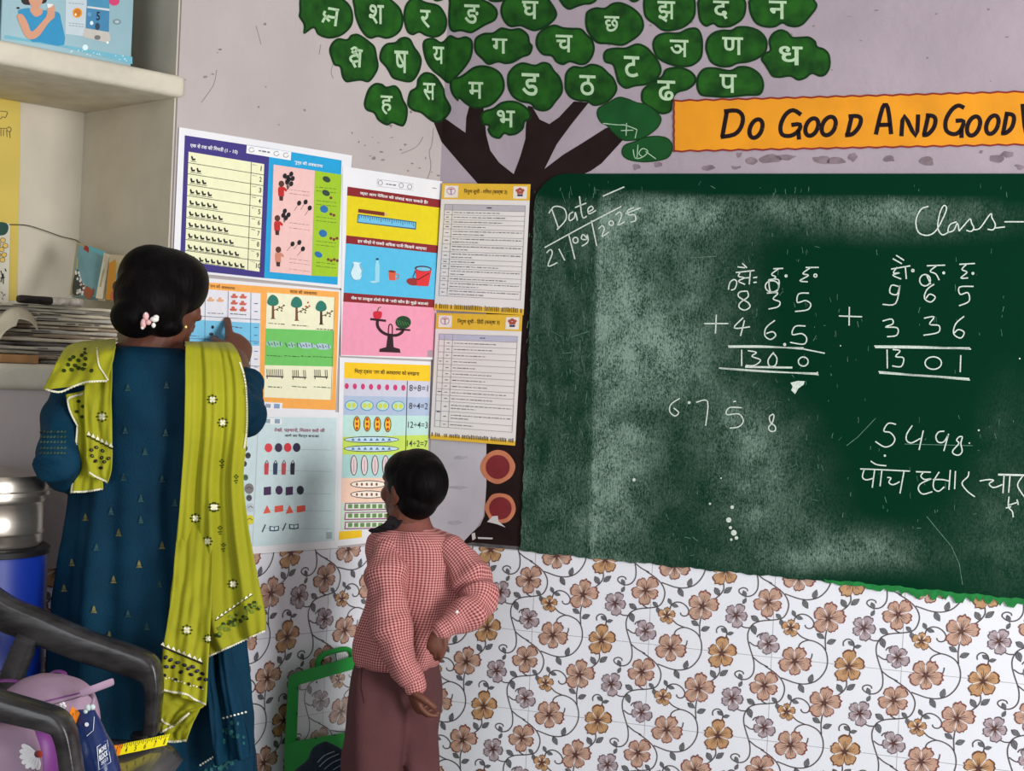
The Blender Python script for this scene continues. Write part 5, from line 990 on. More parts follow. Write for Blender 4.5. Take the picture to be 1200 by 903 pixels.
fx_ = at(8, 880, 2.19).x
mb = MB(); mb.loft([(V((fx_ + .012, 2.205, SZ + .002)), V((.062, 0, 0)), V((0, .05, 0))), (V((fx_ + .012, 2.205, .62)), V((.064, 0, 0)), V((0, .045, 0))), (V((fx_ + .008, 2.205, .664)), V((.058, 0, 0)), V((0, .036, 0))), (V((fx_, 2.205, .672)), V((.03, 0, 0)), V((0, .018, 0)))], m_vio, 30, 5, wr, .75); mb.build('gusset', bp, smooth_=True)
mb = MB(); mb.loft([(V((fx_, 2.172, SZ + .002)), V((.060, 0, 0)), V((0, .034, 0))), (V((fx_, 2.172, .61)), V((.061, 0, 0)), V((0, .032, 0))), (V((fx_ - .002, 2.172, .65)), V((.057, 0, 0)), V((0, .028, 0))), (V((fx_ - .006, 2.175, .678)), V((.045, 0, 0)), V((0, .012, 0)))], m_lil, 30, 5, wr, .6)
pb = mb.bvh(); mb.build('pocket', bp, smooth_=True)
mb = MB(); m_dw, m_dr = M('daisy_white', (240, 238, 240), .6, .02, 20), M('daisy_red', (176, 64, 48), .6, .06, 20)
kd = crop(0, 770, 6.787); cxy = (318, 768)
for a in range(150, 290, 20):
    c, s = math.cos(math.radians(a)), -math.sin(math.radians(a)); l = 150 if a < 250 else 130
    q = [(28, -14), (l * .6, -26), (l * .92, -18), (l, 0), (l * .9, 18), (l * .6, 24), (28, 12)]; decal(mb, pb, kd([(cxy[0] - 18 + u * c - v * s, cxy[1] + u * s + v * c) for u, v in q]), m_dw, .003)
decal(mb, pb, kd(ell(cxy[0] - 4, cxy[1], 27, 29, 14)), m_dr, .0045); mb.build('daisy', bp)
# --- navy bag, flower charm, tape
nb_ = empty('lunch_bag', at(118, 935, 2.21)); nb_.location.z = SZ; nb_['_w'] = tuple(nb_.location); tag(nb_, 'shiny navy blue small bag with a white boxed label on the chair seat', 'bag')
m_nav = M('nylon_navy', (30, 48, 100), .25, .10, 12, bump=.003, bscale=26); px2 = 2.21 / F
cr_ = lambda x, y, hw, hy: (at(x, y, 2.21), V((hw * px2, 0, 0)), V((0, hy, 0)))
mb = MB(); mb.loft([cr_(121, 936, 21, .036), cr_(118, 903, 21, .036), cr_(112, 876, 20, .032), cr_(106, 855, 17.5, .024), cr_(102, 840, 13, .014), cr_(101, 832, 11, .006)], m_nav, 32, 6, lambda t, v, p: .0035 * noise.noise(p * 34 + V((3, 1, 0))), .85)
nbv = mb.bvh(); mb.build('body', nb_, smooth_=True)
mb = MB(); m_lb = M('print_white', (214, 220, 230), .5, .03, 20); L0 = kd([(772, 712), (852, 655), (882, 830), (788, 895)]); q4 = lambda u, v: ((L0[0][0] * (1 - u) + L0[1][0] * u) * (1 - v) + (L0[3][0] * (1 - u) + L0[2][0] * u) * v, (L0[0][1] * (1 - u) + L0[1][1] * u) * (1 - v) + (L0[3][1] * (1 - u) + L0[2][1] * u) * v)
dline(mb, nbv, L0 + [L0[0]], .7, m_lb, .003)
def nmp(x, y):
    d = ray(x, y).normalized(); h = nbv.ray_cast(CAM, d); return h[0] - d * .003 if h[0] else at(x, y, 2.17)
text(mb, 'MORE', q4(.14, .14), q4(.86, .12), q4(.14, .36), nmp, m_lb, .02); text(mb, 'BLOCK', q4(.1, .42), q4(.9, .40), q4(.1, .66), nmp, m_lb, .03); text(mb, '2023', q4(.2, .72), q4(.8, .70), q4(.2, .86), nmp, m_lb, .0)
mb.build('label', nb_)
mb = MB(); decal(mb, nbv, kd(ell(690, 533, 17, 17, 10)), m_lb, .003); mb.build('snap_button', nb_)
mb = MB(); dline(mb, nbv, kd([(750, 470), (742, 580), (690, 625)]), .6, m_lb, .003); mb.build('flap_seam', nb_)
mb = MB()
for i, (x, y, r) in enumerate(((700, 400, 26), (735, 395, 24), (680, 430, 18))): mb.ball(at(*kd([(x, y)])[0], 2.17), V((r / 6.787 * px2, 0, 0)), V((0, .003, 0)), V((0, 0, r / 6.787 * px2)), M('charm_silver', (190, 206, 206), .3, .1, 40), 10, 6)
mb.build('charm', nb_, smooth_=True)
fc = at(73.5, 827, 2.19); mb = MB()
for k in range(5): a = k * 1.2566; mb.ball(fc + V((.0032 * math.cos(a), -.001, .0042 * math.sin(a))), V((.0028, 0, 0)), V((0, .0016, 0)), V((0, 0, .0028)), m_dw, 10, 6)
mb.build('daisy', bp, smooth_=True)
tp_ = [(82, 834, 2.165), (90, 840, 2.19), (98, 851, 2.27), (110, 866, 2.285), (122, 876, 2.34), (133, 879.5, 2.428), (150, 876, 2.45), (165, 873, 2.47), (181, 869.5, 2.493), (197, 866, 2.515)]
te = empty('measuring_tape', at(165, 880, 2.47)); tag(te, 'yellow and orange measuring tape lying across the chair seat', 'measuring tape')
def tpm(t, v, o=0):
    P = smooth(tp_, 6, False); f = t * (len(P) - 1); i = max(0, min(int(f), len(P) - 2)); f -= i; x, y, Y = (P[i][k] * (1 - f) + P[i + 1][k] * f for k in range(3)); return at(x - 2 * v, y + v * 6.6, Y - o)
m_ty, m_to = M('tape_yellow', (240, 226, 20), .4, .03, 20), M('tape_orange', (240, 136, 26), .4, .05, 20)
for nm, lo, hi, mt in (('orange_end', 0, .615, m_to), ('yellow_band', .615, 1, m_ty)):
    mb = MB(); mb.grid(lambda a, b: tpm(lo + (hi - lo) * a, 2 * b - 1), 40, 2, mt); mb.build(nm, te, solid=.0006)
mb = MB()
for i in range(24): t = .58 + .0175 * i; mb.add([tpm(t, -1, .0012), tpm(t + .004, -1, .0012), tpm(t + .004, -.45 if i % 2 else -.2, .0012), tpm(t, -.45 if i % 2 else -.2, .0012)], [(0, 1, 2, 3)], BKM := ink(60, 56, 20))
for t, s in ((.05, '2'), (.57, '3'), (.65, '4'), (.73, '5'), (.81, '6'), (.89, '7'), (.96, '8')):
    vs, fsx = glyphs(s, .01); mb.add([tpm(t + x * .016, .8 - y * 1.0, .0012) for x, y in vs], fsx, BKM)
mb.build_each('marking', te)

# --- green carry frame with clear window, and a dark bag in front of it
gc = empty('carry_case', pl('L', 380, 1030, .075)); gc.location.z = 0; gc['_w'] = tuple(gc.location); tag(gc, 'green plastic carry case with clear window leaning against the tiled wall', 'case')
m_grn = M('plastic_green', (22, 150, 56), .4, .06, 10)
zf = lambda x: next(y for y in range(900, 1300) if pl('L', x, y, .037).z < .004)
gl_ = lambda x, y, o: pl('L', x, y, o)
O = smooth([(350, 787), (390, 775.5), (436, 762), (444, 766), (443, 790)], 1, False); yL, yR = zf(328), zf(436)
mb = MB(); T0, T1 = .022, .052
mb.slab2([(337.5, 800), (339.5, 793), (346, 788), (390, 775.5), (436, 762), (443, 765), (442, 790), (428, 780), (350, 802), (347.5, 868), (334, 872)], gl_, T0, T1, m_grn)
mb.slab2([(334, 872), (347.5, 868), (422, 855), (428, 780), (442, 790), (438, 880), (436, yR), (328, yL)], gl_, T0, T1, m_grn); mb.build('frame', gc, bevel=.003)
m_clear = bpy.data.materials.new('clear_plastic'); m_clear.use_nodes = True; nt = m_clear.node_tree; nt.nodes.remove(nt.nodes['Principled BSDF']); N, Lk = nt.nodes, nt.links
tb, gb, db, m1, m2 = N.new('ShaderNodeBsdfTransparent'), N.new('ShaderNodeBsdfGlossy'), N.new('ShaderNodeBsdfDiffuse'), N.new('ShaderNodeMixShader'), N.new('ShaderNodeMixShader')
gb.inputs['Roughness'].default_value = .1; m1.inputs[0].default_value = .05; m2.inputs[0].default_value = .05; db.inputs[0].default_value = (.9, .92, .94, 1)
Lk.new(tb.outputs[0], m1.inputs[1]); Lk.new(gb.outputs[0], m1.inputs[2]); Lk.new(m1.outputs[0], m2.inputs[1]); Lk.new(db.outputs[0], m2.inputs[2]); Lk.new(m2.outputs[0], N['Material Output'].inputs[0])
mb = MB(); mb.slab2([(350, 802), (428, 780), (422, 855), (347.5, 868)], gl_, .040, .0412, m_clear); mb.build('window', gc)
mb = MB(); hp = [(372, 786), (373, 774), (379, 767), (390, 763), (404, 760), (411, 763), (413, 773)]; mb.limb([gl_(x, y, .037) for x, y in hp], .0062, m_grn, 12, 5, 1.0, ex=.8); mb.build('handle', gc, smooth_=True)
mb = MB(); mb.slab2([(394, 765), (408, 763), (409, 771), (395, 774)], gl_, .030, .031, M('tag_white', (226, 226, 230), .6, .02, 9)); [mb.rib([(396 + 1.8 * i, 766), (396.5 + 1.8 * i, 772)], .5, lambda x, y: gl_(x, y, .0316), ink(150, 150, 158)) for i in range(6)]; mb.build('tag', gc)
for x, y in ((371, 799), (395, 792), (348, 836), (370, 864.5), (392, 861), (349, 806), (348, 866)):
    mb = MB(); c = gl_(x, y, .054); mb.ball(c, tL * .0024, nL * .0014, V((0, 0, .0024)), ink(20, 50, 30), 10, 6); mb.build('bolt', gc, smooth_=True)
sb = empty('school_bag', (at(376, 900, 3.35).x, 3.35, 0)); tag(sb, 'crumpled dark navy school bag on the floor before the green case', 'bag')
m_dk = M('cloth_dark_navy', (20, 36, 52), .8, .2, 30, bump=.003, bscale=30); bc = V(sb.location)
mb = MB(); mb.loft([(bc + V((0, 0, .004)), V((.085, 0, 0)), V((0, .042, 0))), (bc + V((0, 0, .12)), V((.09, 0, 0)), V((0, .045, 0))), (bc + V((.005, 0, .26)), V((.08, 0, 0)), V((0, .04, 0))), (bc + V((.014, 0, .325)), V((.05, 0, 0)), V((0, .035, 0))), (bc + V((.012, 0, .352)), V((.03, 0, 0)), V((0, .02, 0))), (bc + V((.010, 0, .366)), V((.008, 0, 0)), V((0, .008, 0)))], m_dk, 36, 6, lambda t, v, p: .014 * noise.noise(p * 17))
sv = mb.bvh(); mb.build('body', sb, smooth_=True)
mb = MB(); m_pip = M('piping_pale', (150, 170, 184), .6, .1, 40)
for st in ([(372, 893), (380, 885), (392, 880)], [(374, 898), (384, 889), (397, 883)], [(380, 901), (390, 893), (402, 888)], [(390, 902), (398, 897), (407, 893)]): dline(mb, sv, smooth(st, 3, False), .7, m_pip, .003)
mb.build('piping', sb)
# ================================================================ PEOPLE
m_hair = M('hair_black', (14, 11, 12), .5, .0, 60, col2=(5, 4, 5), stretch=(1, 1, .15), bump=.002, bscale=160, spec=.06)
def nrm(v): return V(v).normalized()
def hand(mb, wrist, d, n, s, mat, L, curls, thumb, spread=.16, tw=None):
    """palm and five unequal fingers. d: wrist to fingers, n: side the fingers curl to, s: thumb side. L: hand length. curls: three bends per finger, index first"""
    d = nrm(d); s = nrm(V(s) - d * V(s).dot(d)); n = nrm(V(n) - d * V(n).dot(d) - s * V(n).dot(s)); pl_ = L * .52; w = L * .24
    mb.limb([wrist - d * L * .06, wrist + d * pl_ * .35, wrist + d * pl_ * .8, wrist + d * pl_ * 1.0], [w * .72, w * .95, w * 1.0, w * .92], mat, 14, 4, .46, side=s)
    for i, (off, ln, r) in enumerate(((.76, .46, .068), (.26, .51, .070), (-.25, .47, .066), (-.74, .38, .058))):
        p = wrist + d * pl_ * (.98 - .07 * abs(i - 1)) + s * w * off; a = 0; pts, rad = [p - d * L * .1, p], [L * r, L * r]; u = nrm(d + s * off * spread)
        for k, (c, f) in enumerate(zip(curls[i], (.45, .31, .24))):
            a += c; p = p + (u * math.cos(a) + n * math.sin(a)) * ln * L * f; pts.append(p); rad.append(L * r * (.93 - .08 * k))
        mb.limb(pts, rad, mat, 10, 3)
    p = wrist + d * pl_ * .25 + s * w * .75; pts = [wrist + d * pl_ * .15 + s * w * .35, p]
    for (a, b, c), f in zip(thumb, (.24, .19, .15)): p = p + nrm(d * a + s * b + n * c) * L * f; pts.append(p)
    mb.limb(pts, [L * .10, L * .10, L * .09, L * .08, L * .068], mat, 10, 3)
def head(mb, c, f, u, k, mat, nose=1.):
    """skull, face, nose, lips, eyes' sockets, ears. c: centre, f: facing, u: up, k: head height in metres"""
    f = nrm(f); u = nrm(V(u) - f * V(u).dot(f)); r = f.cross(u); q = lambda a, b, z: c + f * a * k + r * b * k + u * z * k; e = lambda p, a, b, z: mb.ball(p, f * a * k, r * b * k, u * z * k, mat, 24, 16)
    e(q(-.06, 0, .12), .43, .345, .37); e(q(.06, 0, -.1), .33, .29, .36); e(q(.14, 0, -.3), .21, .21, .18); e(q(.26, 0, -.42), .09, .1, .075)
    e(q(.27, 0, .1), .12, .24, .1); e(q(.37, 0, -.09), .085 * nose, .05, .12); e(q(.41, 0, -.15), .065 * nose, .075, .05); e(q(.34, 0, -.26), .055, .1, .03); e(q(.335, 0, -.31), .05, .09, .03)
    for b in (-1, 1):
        e(q(.22, .17 * b, -.12), .12, .11, .12); e(q(.30, .13 * b, .015), .035, .065, .035)
        e(q(-.06, .34 * b, -.05), .085, .035, .15); e(q(-.045, .365 * b, -.02), .05, .028, .09); e(q(-.03, .335 * b, -.18), .04, .03, .05)
    return q
def wrinkle(sc, amp, st=(1, 1, 1), seed=0): return lambda t, v, p: amp * noise.noise(V((p.x * st[0], p.y * st[1], p.z * st[2])) * sc + V((seed, 0, 0)))
def px(v, Y): return v * Y / F

# ---------------------------------------------------------------- woman
WY = 2.84
m_skw = M('skin_brown', (100, 58, 44), .5, .05, 30, bump=.0006, bscale=200)
m_teal = M('cotton_teal', (7, 53, 76), .7, .0, 9, col2=(4, 40, 60), bump=.0015, bscale=300, spec=.12)
m_band = M('brocade_olive', (58, 84, 74), .7, .3, 160, spec=.2)
hc = at(195, 349, 2.86); HF, HK = V((.70, .70, -.10)), .176
mb = MB()
q = head(mb, hc, HF, (0, 0, 1), HK, m_skw)
nk = at(178, 402, 2.84)
mb.limb([hc + V((-.005, -.01, -.04)), hc + V((-.016, -.02, -.085)), nk + V((0, 0, 0)), nk + V((-.004, .01, -.05))], [.052, .050, .055, .075], m_skw, 18, 4)
sh_r, el_r, wr_r = at(248, 436, 2.85), at(286, 486, 2.93), at(278, 421, 3.22)
sh_l, el_l, wr_l = at(97, 436, 2.84), at(66, 543, 2.72), at(128, 575, 2.96)
mb.limb([nk + V((0, .01, -.03)), at(172, 470, WY), at(172, 560, WY), at(174, 660, WY), at(176, 740, WY)], [.09, .125, .105, .13, .13], m_skw, 20, 4, .62, side=V((1, 0, 0)))
mb.limb([nk + V((0, .01, -.05)), sh_r, el_r], [.05, .036, .027], m_skw, 14, 4); mb.limb([el_r, el_r.lerp(wr_r, .5), wr_r], [.027, .028, .023], m_skw, 14, 4)
mb.limb([nk + V((0, .01, -.05)), sh_l, el_l], [.05, .036, .027], m_skw, 14, 4); mb.limb([el_l, el_l.lerp(wr_l, .5), wr_l], [.027, .028, .023], m_skw, 14, 4)
tip = pl('L', 272, 373.5, .006); s_h = nrm((-.78, -.42, .46)); wr_h = wr_r; d_ = tip - (wr_h + s_h * .024)
hand(mb, wr_h, d_, (-.5, .7, -.3), s_h, m_skw, d_.length * 1.0, [(.0, .04, .03), (1.3, 1.5, 1.0), (1.4, 1.5, 1.0), (1.5, 1.5, 1.0)], [(.75, .45, .5), (.9, .1, .5), (.95, -.1, .3)])
hand(mb, wr_l, (.8, .6, .1), (0, 0, -1), (0, 1, .3), m_skw, .15, [(.3, .4, .3)] * 4, [(.6, .8, 0), (.8, .5, -.2), (.9, .2, -.2)])
for sx in (-1, 1):
    hp = at(176 + sx * 34, 740, WY); kn = V((hp.x + .0, WY + .01, .36)); an = V((hp.x, WY + .02, .07))
    mb.limb([hp + V((0, 0, .06)), kn, an], [.09, .055, .036], m_skw, 14, 4); mb.limb([an, an + V((.01, -.03, -.035)), an + V((.02, .11, -.045)), an + V((.02, .17, -.05))], [.034, .036, .030, .018], m_skw, 12, 4)
wm = mb.build('person', base=V((nk.x, WY, 0)), remesh=.0028, rsm=4)
tag(wm, 'woman in teal kurta and lime green dupatta pointing at the orange poster', 'person')
# hair: cap over the skull, low bun
mb = MB(); f_ = nrm(HF); r_ = f_.cross(V((0, 0, 1))).normalized()
P_ = lambda x, y, Y: at(x, y, Y)
mb.ball(P_(192, 333, 2.855), V((.0865, 0, 0)), V((0, .098, 0)), V((0, 0, .072)), m_hair, 32, 20)
mb.ball(P_(206, 329, 2.895), V((.066, 0, 0)), V((0, .06, 0)), V((0, 0, .058)), m_hair, 24, 16)
mb.ball(P_(177, 352, 2.80), V((.069, 0, 0)), V((0, .075, 0)), V((0, 0, .066)), m_hair, 24, 16)
mb.ball(P_(160, 371, 2.755), V((.049, 0, 0)), V((0, .05, 0)), V((0, 0, .041)), m_hair, 24, 16)
mb.ball(P_(192, 382, 2.80), V((.038, 0, 0)), V((0, .04, 0)), V((0, 0, .022)), m_hair, 24, 16)
mb.ball(P_(201, 368, 2.80), V((.020, 0, 0)), V((0, .03, 0)), V((0, 0, .034)), m_hair, 20, 12)
mb.ball(hc - f_ * .15 * HK + V((0, 0, .16 * HK)), f_ * .42 * HK, r_ * .385 * HK, V((0, 0, .40 * HK)), m_hair, 32, 20)
mb.ball(P_(158, 345, 2.80), V((.040, 0, 0)), V((0, .05, 0)), V((0, 0, .055)), m_hair, 24, 16)
hr = mb.bvh(); mb.build('hair', wm, remesh=.004, rsm=16)
mb = MB(); pk, wt = M('clip_pink', (226, 176, 176), .35, .06, 40), M('clip_white', (236, 230, 226), .35, .03, 40)
ctr = P_(175, 376, 2.70); kx = 2.70 / F
for x, y, a, b, mt in ((171, 370.5, 3.6, 5, pk), (168, 379, 3.4, 6.2, pk), (174, 377.5, 3.4, 3.4, pk), (181, 374, 5.2, 3.4, wt), (183, 371.5, 3.4, 2.8, wt), (180, 381, 2.4, 3.2, wt), (171, 368, 1.8, 2.2, wt), (167, 384, 2, 2, wt)):
    mb.ball(P_(x, y, 2.703), V((a * kx, 0, 0)), V((0, .006, 0)), V((0, 0, b * kx)), mt, 14, 8)
mb.build('hair_clip', wm, smooth_=True)
mb = MB(); mb.ball(P_(217.5, 383, 2.775), V((.0035, 0, 0)), V((0, .0035, 0)), V((0, 0, .0045)), M('earring_gold', (226, 190, 120), .25, .05, 40, metal=.8), 12, 8); mb.build('earring', wm, smooth_=True)
# kurta
def ringw(cx, y, hw, hd, Y=WY): return (at(cx, y, Y), V((px(hw, Y), 0, 0)), V((0, hd, 0)))
def wrk(t, v, p):
    low = max(0, min(1, (v - .30) / .7)); a = .006 * noise.noise(V((p.x * 9, p.y * 9, p.z * 5))) + .003 * math.sin(p.z * 40 + 5 * p.x * 9) * max(0, 1 - abs(v - .32) * 5) + .002 * noise.noise(p * 30)
    return a + low * (.015 * math.sin(9 * t + 1.6 * math.sin(3 * v)) + .010 * math.sin(16 * t + 2 + v) + .006 * math.sin(5 * t + 4))
mb = MB(); mb.loft([ringw(178, 407, 36, .064), ringw(178, 411, 50, .074), ringw(178, 418, 70, .084), ringw(176, 432, 86, .092), ringw(174, 470, 88, .102), ringw(172, 520, 86, .104), ringw(170, 575, 82, .102), ringw(171, 630, 89, .112), ringw(174, 690, 100, .128), ringw(177, 750, 107, .135), ringw(180, 820, 112, .140), ringw(181, 880, 114, .143), ringw(182, 915, 115, .145)], m_teal, 120, 8, wrk, .92, cap=False)
kb = mb.bvh(); ku = mb.build('kurta', wm, solid=.0015, smooth_=True)
def sleeve(mb, pts, rad, seed, amp=.004): mb.limb(pts, rad, m_teal, 26, 8, 1., None, lambda t, v, p: amp * 1.4 * noise.noise(p * 24 + V((seed, 0, 0))) + amp * .9 * math.sin(v * 38 + 4 * noise.noise(p * 10)))
mb = MB(); sleeve(mb, [sh_r + V((-.03, 0, .0)), sh_r, sh_r.lerp(el_r, .6), el_r + V((.004, 0, -.008))], [.048, .046, .042, .040], 1); sleeve(mb, [el_r + V((0, -.004, -.004)), el_r.lerp(wr_r, .3), at(290, 448, 3.09)], [.043, .040, .033], 2); mb.build('sleeve', ku, remesh=.005, rsm=4)
mb = MB(); sleeve(mb, [sh_l + V((.03, 0, .0)), sh_l, at(78, 484, 2.79), at(69, 526, 2.74), el_l + V((.0, 0, -.004))], [.048, .046, .043, .041, .039], 5); sleeve(mb, [el_l, el_l.lerp(wr_l, .4), el_l.lerp(wr_l, .75)], [.041, .039, .035], 6); slv = mb.bvh(); mb.build('sleeve', ku, remesh=.005, rsm=4)
mb = MB(); rr = random.Random(8)
for yy in (505, 511, 517, 524, 530):
    for x in range(46, 78, 4): decal(mb, slv, [(x, yy + 1), (x + 2.6, yy - 1.2), (x + 4, yy + 1), (x + 1.4, yy + 2.2)], m_band, .0045)
mb.build('sleeve_band', ku)
mb = MB(); m_bt = M('motif_gold', (112, 108, 66), .6, .25, 200, spec=.2); m_bd2 = M('motif_dim', (40, 72, 76), .7, .25, 200, spec=.2)
for i, (x, y) in enumerate([(150, 455), (195, 452), (147, 505), (194, 508), (170, 530), (145, 560), (190, 562), (165, 585), (205, 590), (130, 600), (165, 610), (139, 625), (113, 642), (163, 662), (133, 680), (187, 685), (84, 660), (100, 607), (150, 720), (110, 715), (75, 690), (172, 735), (190, 640), (128, 745), (92, 745)]):
    mt = m_bt if i > 10 and i % 3 else m_bd2
    decal(mb, kb, [(x - 4, y + 3), (x + 4, y + 3), (x + 2.4, y + 1), (x - 2.4, y + 1)], mt, .004); decal(mb, kb, [(x - 2.4, y + .5), (x + 2.4, y + .5), (x + 1.2, y - 4), (x, y - 6), (x - 1.2, y - 4)], mt, .004)
mb.build_each('woven_motif', ku)
# side panel of the kurta and its borders
def sheetfn(rows, amp, nf, ph, nrmal=V((0, -1, 0)), env=None):
    S_ = smooth(rows, 10, False)
    def fn(a, b):
        f = b * (len(S_) - 1); i = min(int(f), len(S_) - 2); f -= i; r = [S_[i][k] * (1 - f) + S_[i + 1][k] * f for k in range(len(S_[0]))]
        e = (env(b) if env else 1); w = amp * e * (math.sin(nf * math.pi * a + ph + .8 * math.sin(3 * b)) + .45 * math.sin(nf * 2.3 * math.pi * a + 2 * ph + b * 4)) + .004 * noise.noise(V((a * 5, b * 9, ph)))
        Y = r[4] + (r[5] if len(r) > 5 else 0) * a
        return at(r[0] + (r[2] - r[0]) * a, r[1] + (r[3] - r[1]) * a, Y) + nrmal * w
    return fn
mb = MB(); mb.grid(sheetfn([(238, 720, 266, 720, 2.74), (240, 780, 271, 775, 2.72), (246, 830, 282, 828, 2.705), (250, 876, 292, 866, 2.70), (252, 896, 296, 886, 2.70)], .010, 3, .6), 24, 30, m_teal); fpb = mb.bvh(); mb.build('kurta_front_panel', ku, solid=.0016, smooth_=True)
mb = MB(); m_bor = M('border_teal_green', (34, 92, 92), .7, .3, 130, spec=.2); m_pl = M('lace_white', (220, 222, 206), .8, .06, 60)
for a, b in (((262, 841), (288, 834)),):
    for i in range(7): t = i / 6; decal(mb, fpb, ell(a[0] + (b[0] - a[0]) * t, a[1] + (b[1] - a[1]) * t, 1.5, 1.3, 6), m_pl, .003)
rr = random.Random(12)
for i in range(16): decal(mb, fpb, ell(rr.uniform(262, 286), rr.uniform(846, 872), rr.uniform(1.5, 3), rr.uniform(1.5, 3), 6), m_bor, .003)
for i in range(15): t = i / 14; x, y = 235 + 41 * t, 896 - 26 * t; decal(mb, kb, ell(x, y, 1.5, 1.3, 6), m_pl, .005)
for i in range(26): x = rr.uniform(240, 275); decal(mb, kb, ell(x, 899 - (x - 235) * .63 + rr.uniform(2, 22), rr.uniform(1.5, 3.2), rr.uniform(1.5, 3), 6), m_bor, .004)
mb.build_each('hem_border', ku)
mb = MB()
for sx in (-1, 1):
    hp = at(176 + sx * 36, 740, WY); mb.limb([hp + V((0, 0, .02)), V((hp.x, WY + .01, .38)), V((hp.x, WY + .02, .09))], [.11, .075, .056], m_teal, 22, 6)
mb.build('trousers', wm, remesh=.007, rsm=4)
# dupatta
m_dup = M('chiffon_lime', (160, 158, 28), .7, .0, 5, col2=(138, 138, 20), sheen=.05, spec=.2, bump=.0006, bscale=400)
m_lace = M('lace_cream', (226, 222, 196), .8, .05, 90); m_emd = M('thread_dark_green', (48, 62, 22), .8, .2, 90, spec=.1); m_emb = M('thread_black', (34, 30, 36), .8, .2, 90, spec=.1); m_emg = M('thread_olive', (112, 128, 44), .8, .15, 90, spec=.1); m_mir = M('mirror_white', (232, 228, 200), .4, .05, 60)
du = {}
def cloth(name, rows, amp, nf, ph, nu=40, nv=60, env=None, th=.0016):
    mb = MB(); mb.grid(sheetfn(rows, amp, nf, ph, env=env), nu, nv, m_dup); b = mb.bvh(); du[name] = (b, mb); return b, mb
dup_root = None
bA, mA = cloth('main', [(222, 402, 262, 402, 2.90, .02), (217, 400, 270, 402, 2.83, .02), (218, 404, 278, 412, 2.755, .03), (218, 418, 284, 428, 2.735, .04), (218, 450, 289, 455, 2.715, .05), (217, 505, 290, 500, 2.712, .04), (214, 560, 285, 560, 2.71, .02), (210, 615, 290, 612, 2.705, 0), (204, 670, 300, 668, 2.70, 0), (200, 710, 307, 702, 2.695, 0), (206, 750, 311, 722, 2.695, 0), (224, 778, 311, 738, 2.695, 0)], .0085, 5, .3, 70, 100, env=lambda b: min(1, .3 + b * 1.1))
dup = mA.build('dupatta', wm, solid=.0016, smooth_=True)
bB, mB = cloth('front', [(210, 600, 251, 600, 2.722), (206, 640, 250, 640, 2.695), (202, 690, 249, 690, 2.668), (196, 730, 247, 735, 2.648), (191, 765, 245, 772, 2.638), (187, 808, 242, 826, 2.628)], .004, 4, 1.1, 36, 50, env=lambda b: .35 + .65 * b)
mB.build('front_fall', dup, solid=.0016, smooth_=True)
bC, mC = cloth('tail', [(190, 806, 240, 826, 2.648), (189, 822, 236, 829, 2.642), (188, 842, 222, 834, 2.636), (187, 859, 208, 848, 2.63)], .004, 2.5, .2, 26, 24)
mC.build('tail_fold', dup, solid=.0016, smooth_=True)
bD, mD = cloth('tail2', [(196, 838, 236, 828, 2.66), (192, 856, 226, 848, 2.655), (194, 870, 219, 868, 2.65)], .003, 2, 1.7, 22, 20)
mD.build('tail_fold', dup, solid=.0016, smooth_=True)
bE, mE = cloth('cap', [(97, 400, 134, 397, 2.87), (80, 406, 134.5, 400, 2.79), (69, 421, 134, 408, 2.715), (59, 441, 131, 425, 2.69), (50.5, 457, 126, 447, 2.675)], .005, 3, .5, 40, 40)
mE.build('shoulder_fold', dup, solid=.0016, smooth_=True)
bF, mF = cloth('left_fall', [(100, 436, 133, 405, 2.745), (100, 450, 132, 430, 2.735), (99, 480, 131, 470, 2.728), (101, 520, 132, 515, 2.722), (102, 545, 131, 550, 2.718), (104, 557, 126, 566, 2.716)], .003, 2, .9, 24, 40)
mF.build('left_fall', dup, solid=.0016, smooth_=True)
bG, mG = cloth('left_back', [(78, 462, 110, 455, 2.745), (82, 480, 110, 480, 2.742), (90, 500, 112, 500, 2.74), (88, 540, 118, 540, 2.738), (82, 578, 121, 573, 2.736)], .004, 3, .4, 26, 36)
mG.build('left_fall', dup, solid=.0016, smooth_=True)
def lace(mb, bv, pts, w=1.5, fringe=1.2):
    P2 = smooth(pts, 8, False); dline(mb, bv, P2, w, m_lace, .003)
    L = 0; last = P2[0]
    for p in P2[1:]:
        L += math.hypot(p[0] - last[0], p[1] - last[1]); last = p
        if L > 2.2: L = 0; decal(mb, bv, ell(p[0] + fringe * .3, p[1] + fringe * .4, 1.1, 1.1, 6), m_lace, .004)
mb = MB()
lace(mb, bE, [(53.5, 456), (70, 459), (85, 453), (100, 447.5), (112, 446.5), (125, 446)], 2.0); lace(mb, bE, [(113, 403.5), (114, 415), (116, 428), (121, 436), (126, 444)], 1.5)
lace(mb, bG, [(97, 461), (81, 466), (80, 474), (84, 486), (91, 499)], 2.0); lace(mb, bG, [(90.5, 500), (89, 520), (87.5, 545), (83.5, 576)], 1.8); lace(mb, bG, [(84, 576), (100, 575.5), (119, 572.5)], 1.8)
lace(mb, bF, [(104.5, 553), (112, 558), (125, 564)], 2.0)
lace(mb, bA, [(281, 424), (286, 440), (288.5, 456), (289.5, 480), (289, 503), (286, 525)], 1.8); lace(mb, bA, [(224.5, 777), (243, 769), (262, 760.5), (282, 751.5), (309, 739)], 1.4)
lace(mb, bB, [(187.5, 807), (200, 810), (218, 813), (228, 819), (241, 825)], 2.2)
lace(mb, bC, [(188, 858), (198, 852.5), (207, 847.5), (216, 840), (222, 835)], 2.2); lace(mb, bC, [(189.5, 842), (192, 846), (199, 849)], 2.2)
lace(mb, bD, [(195, 868.5), (206, 868.5), (218, 867)], 2.4)
mb.build_each('lace_edging', dup)
mb = MB()
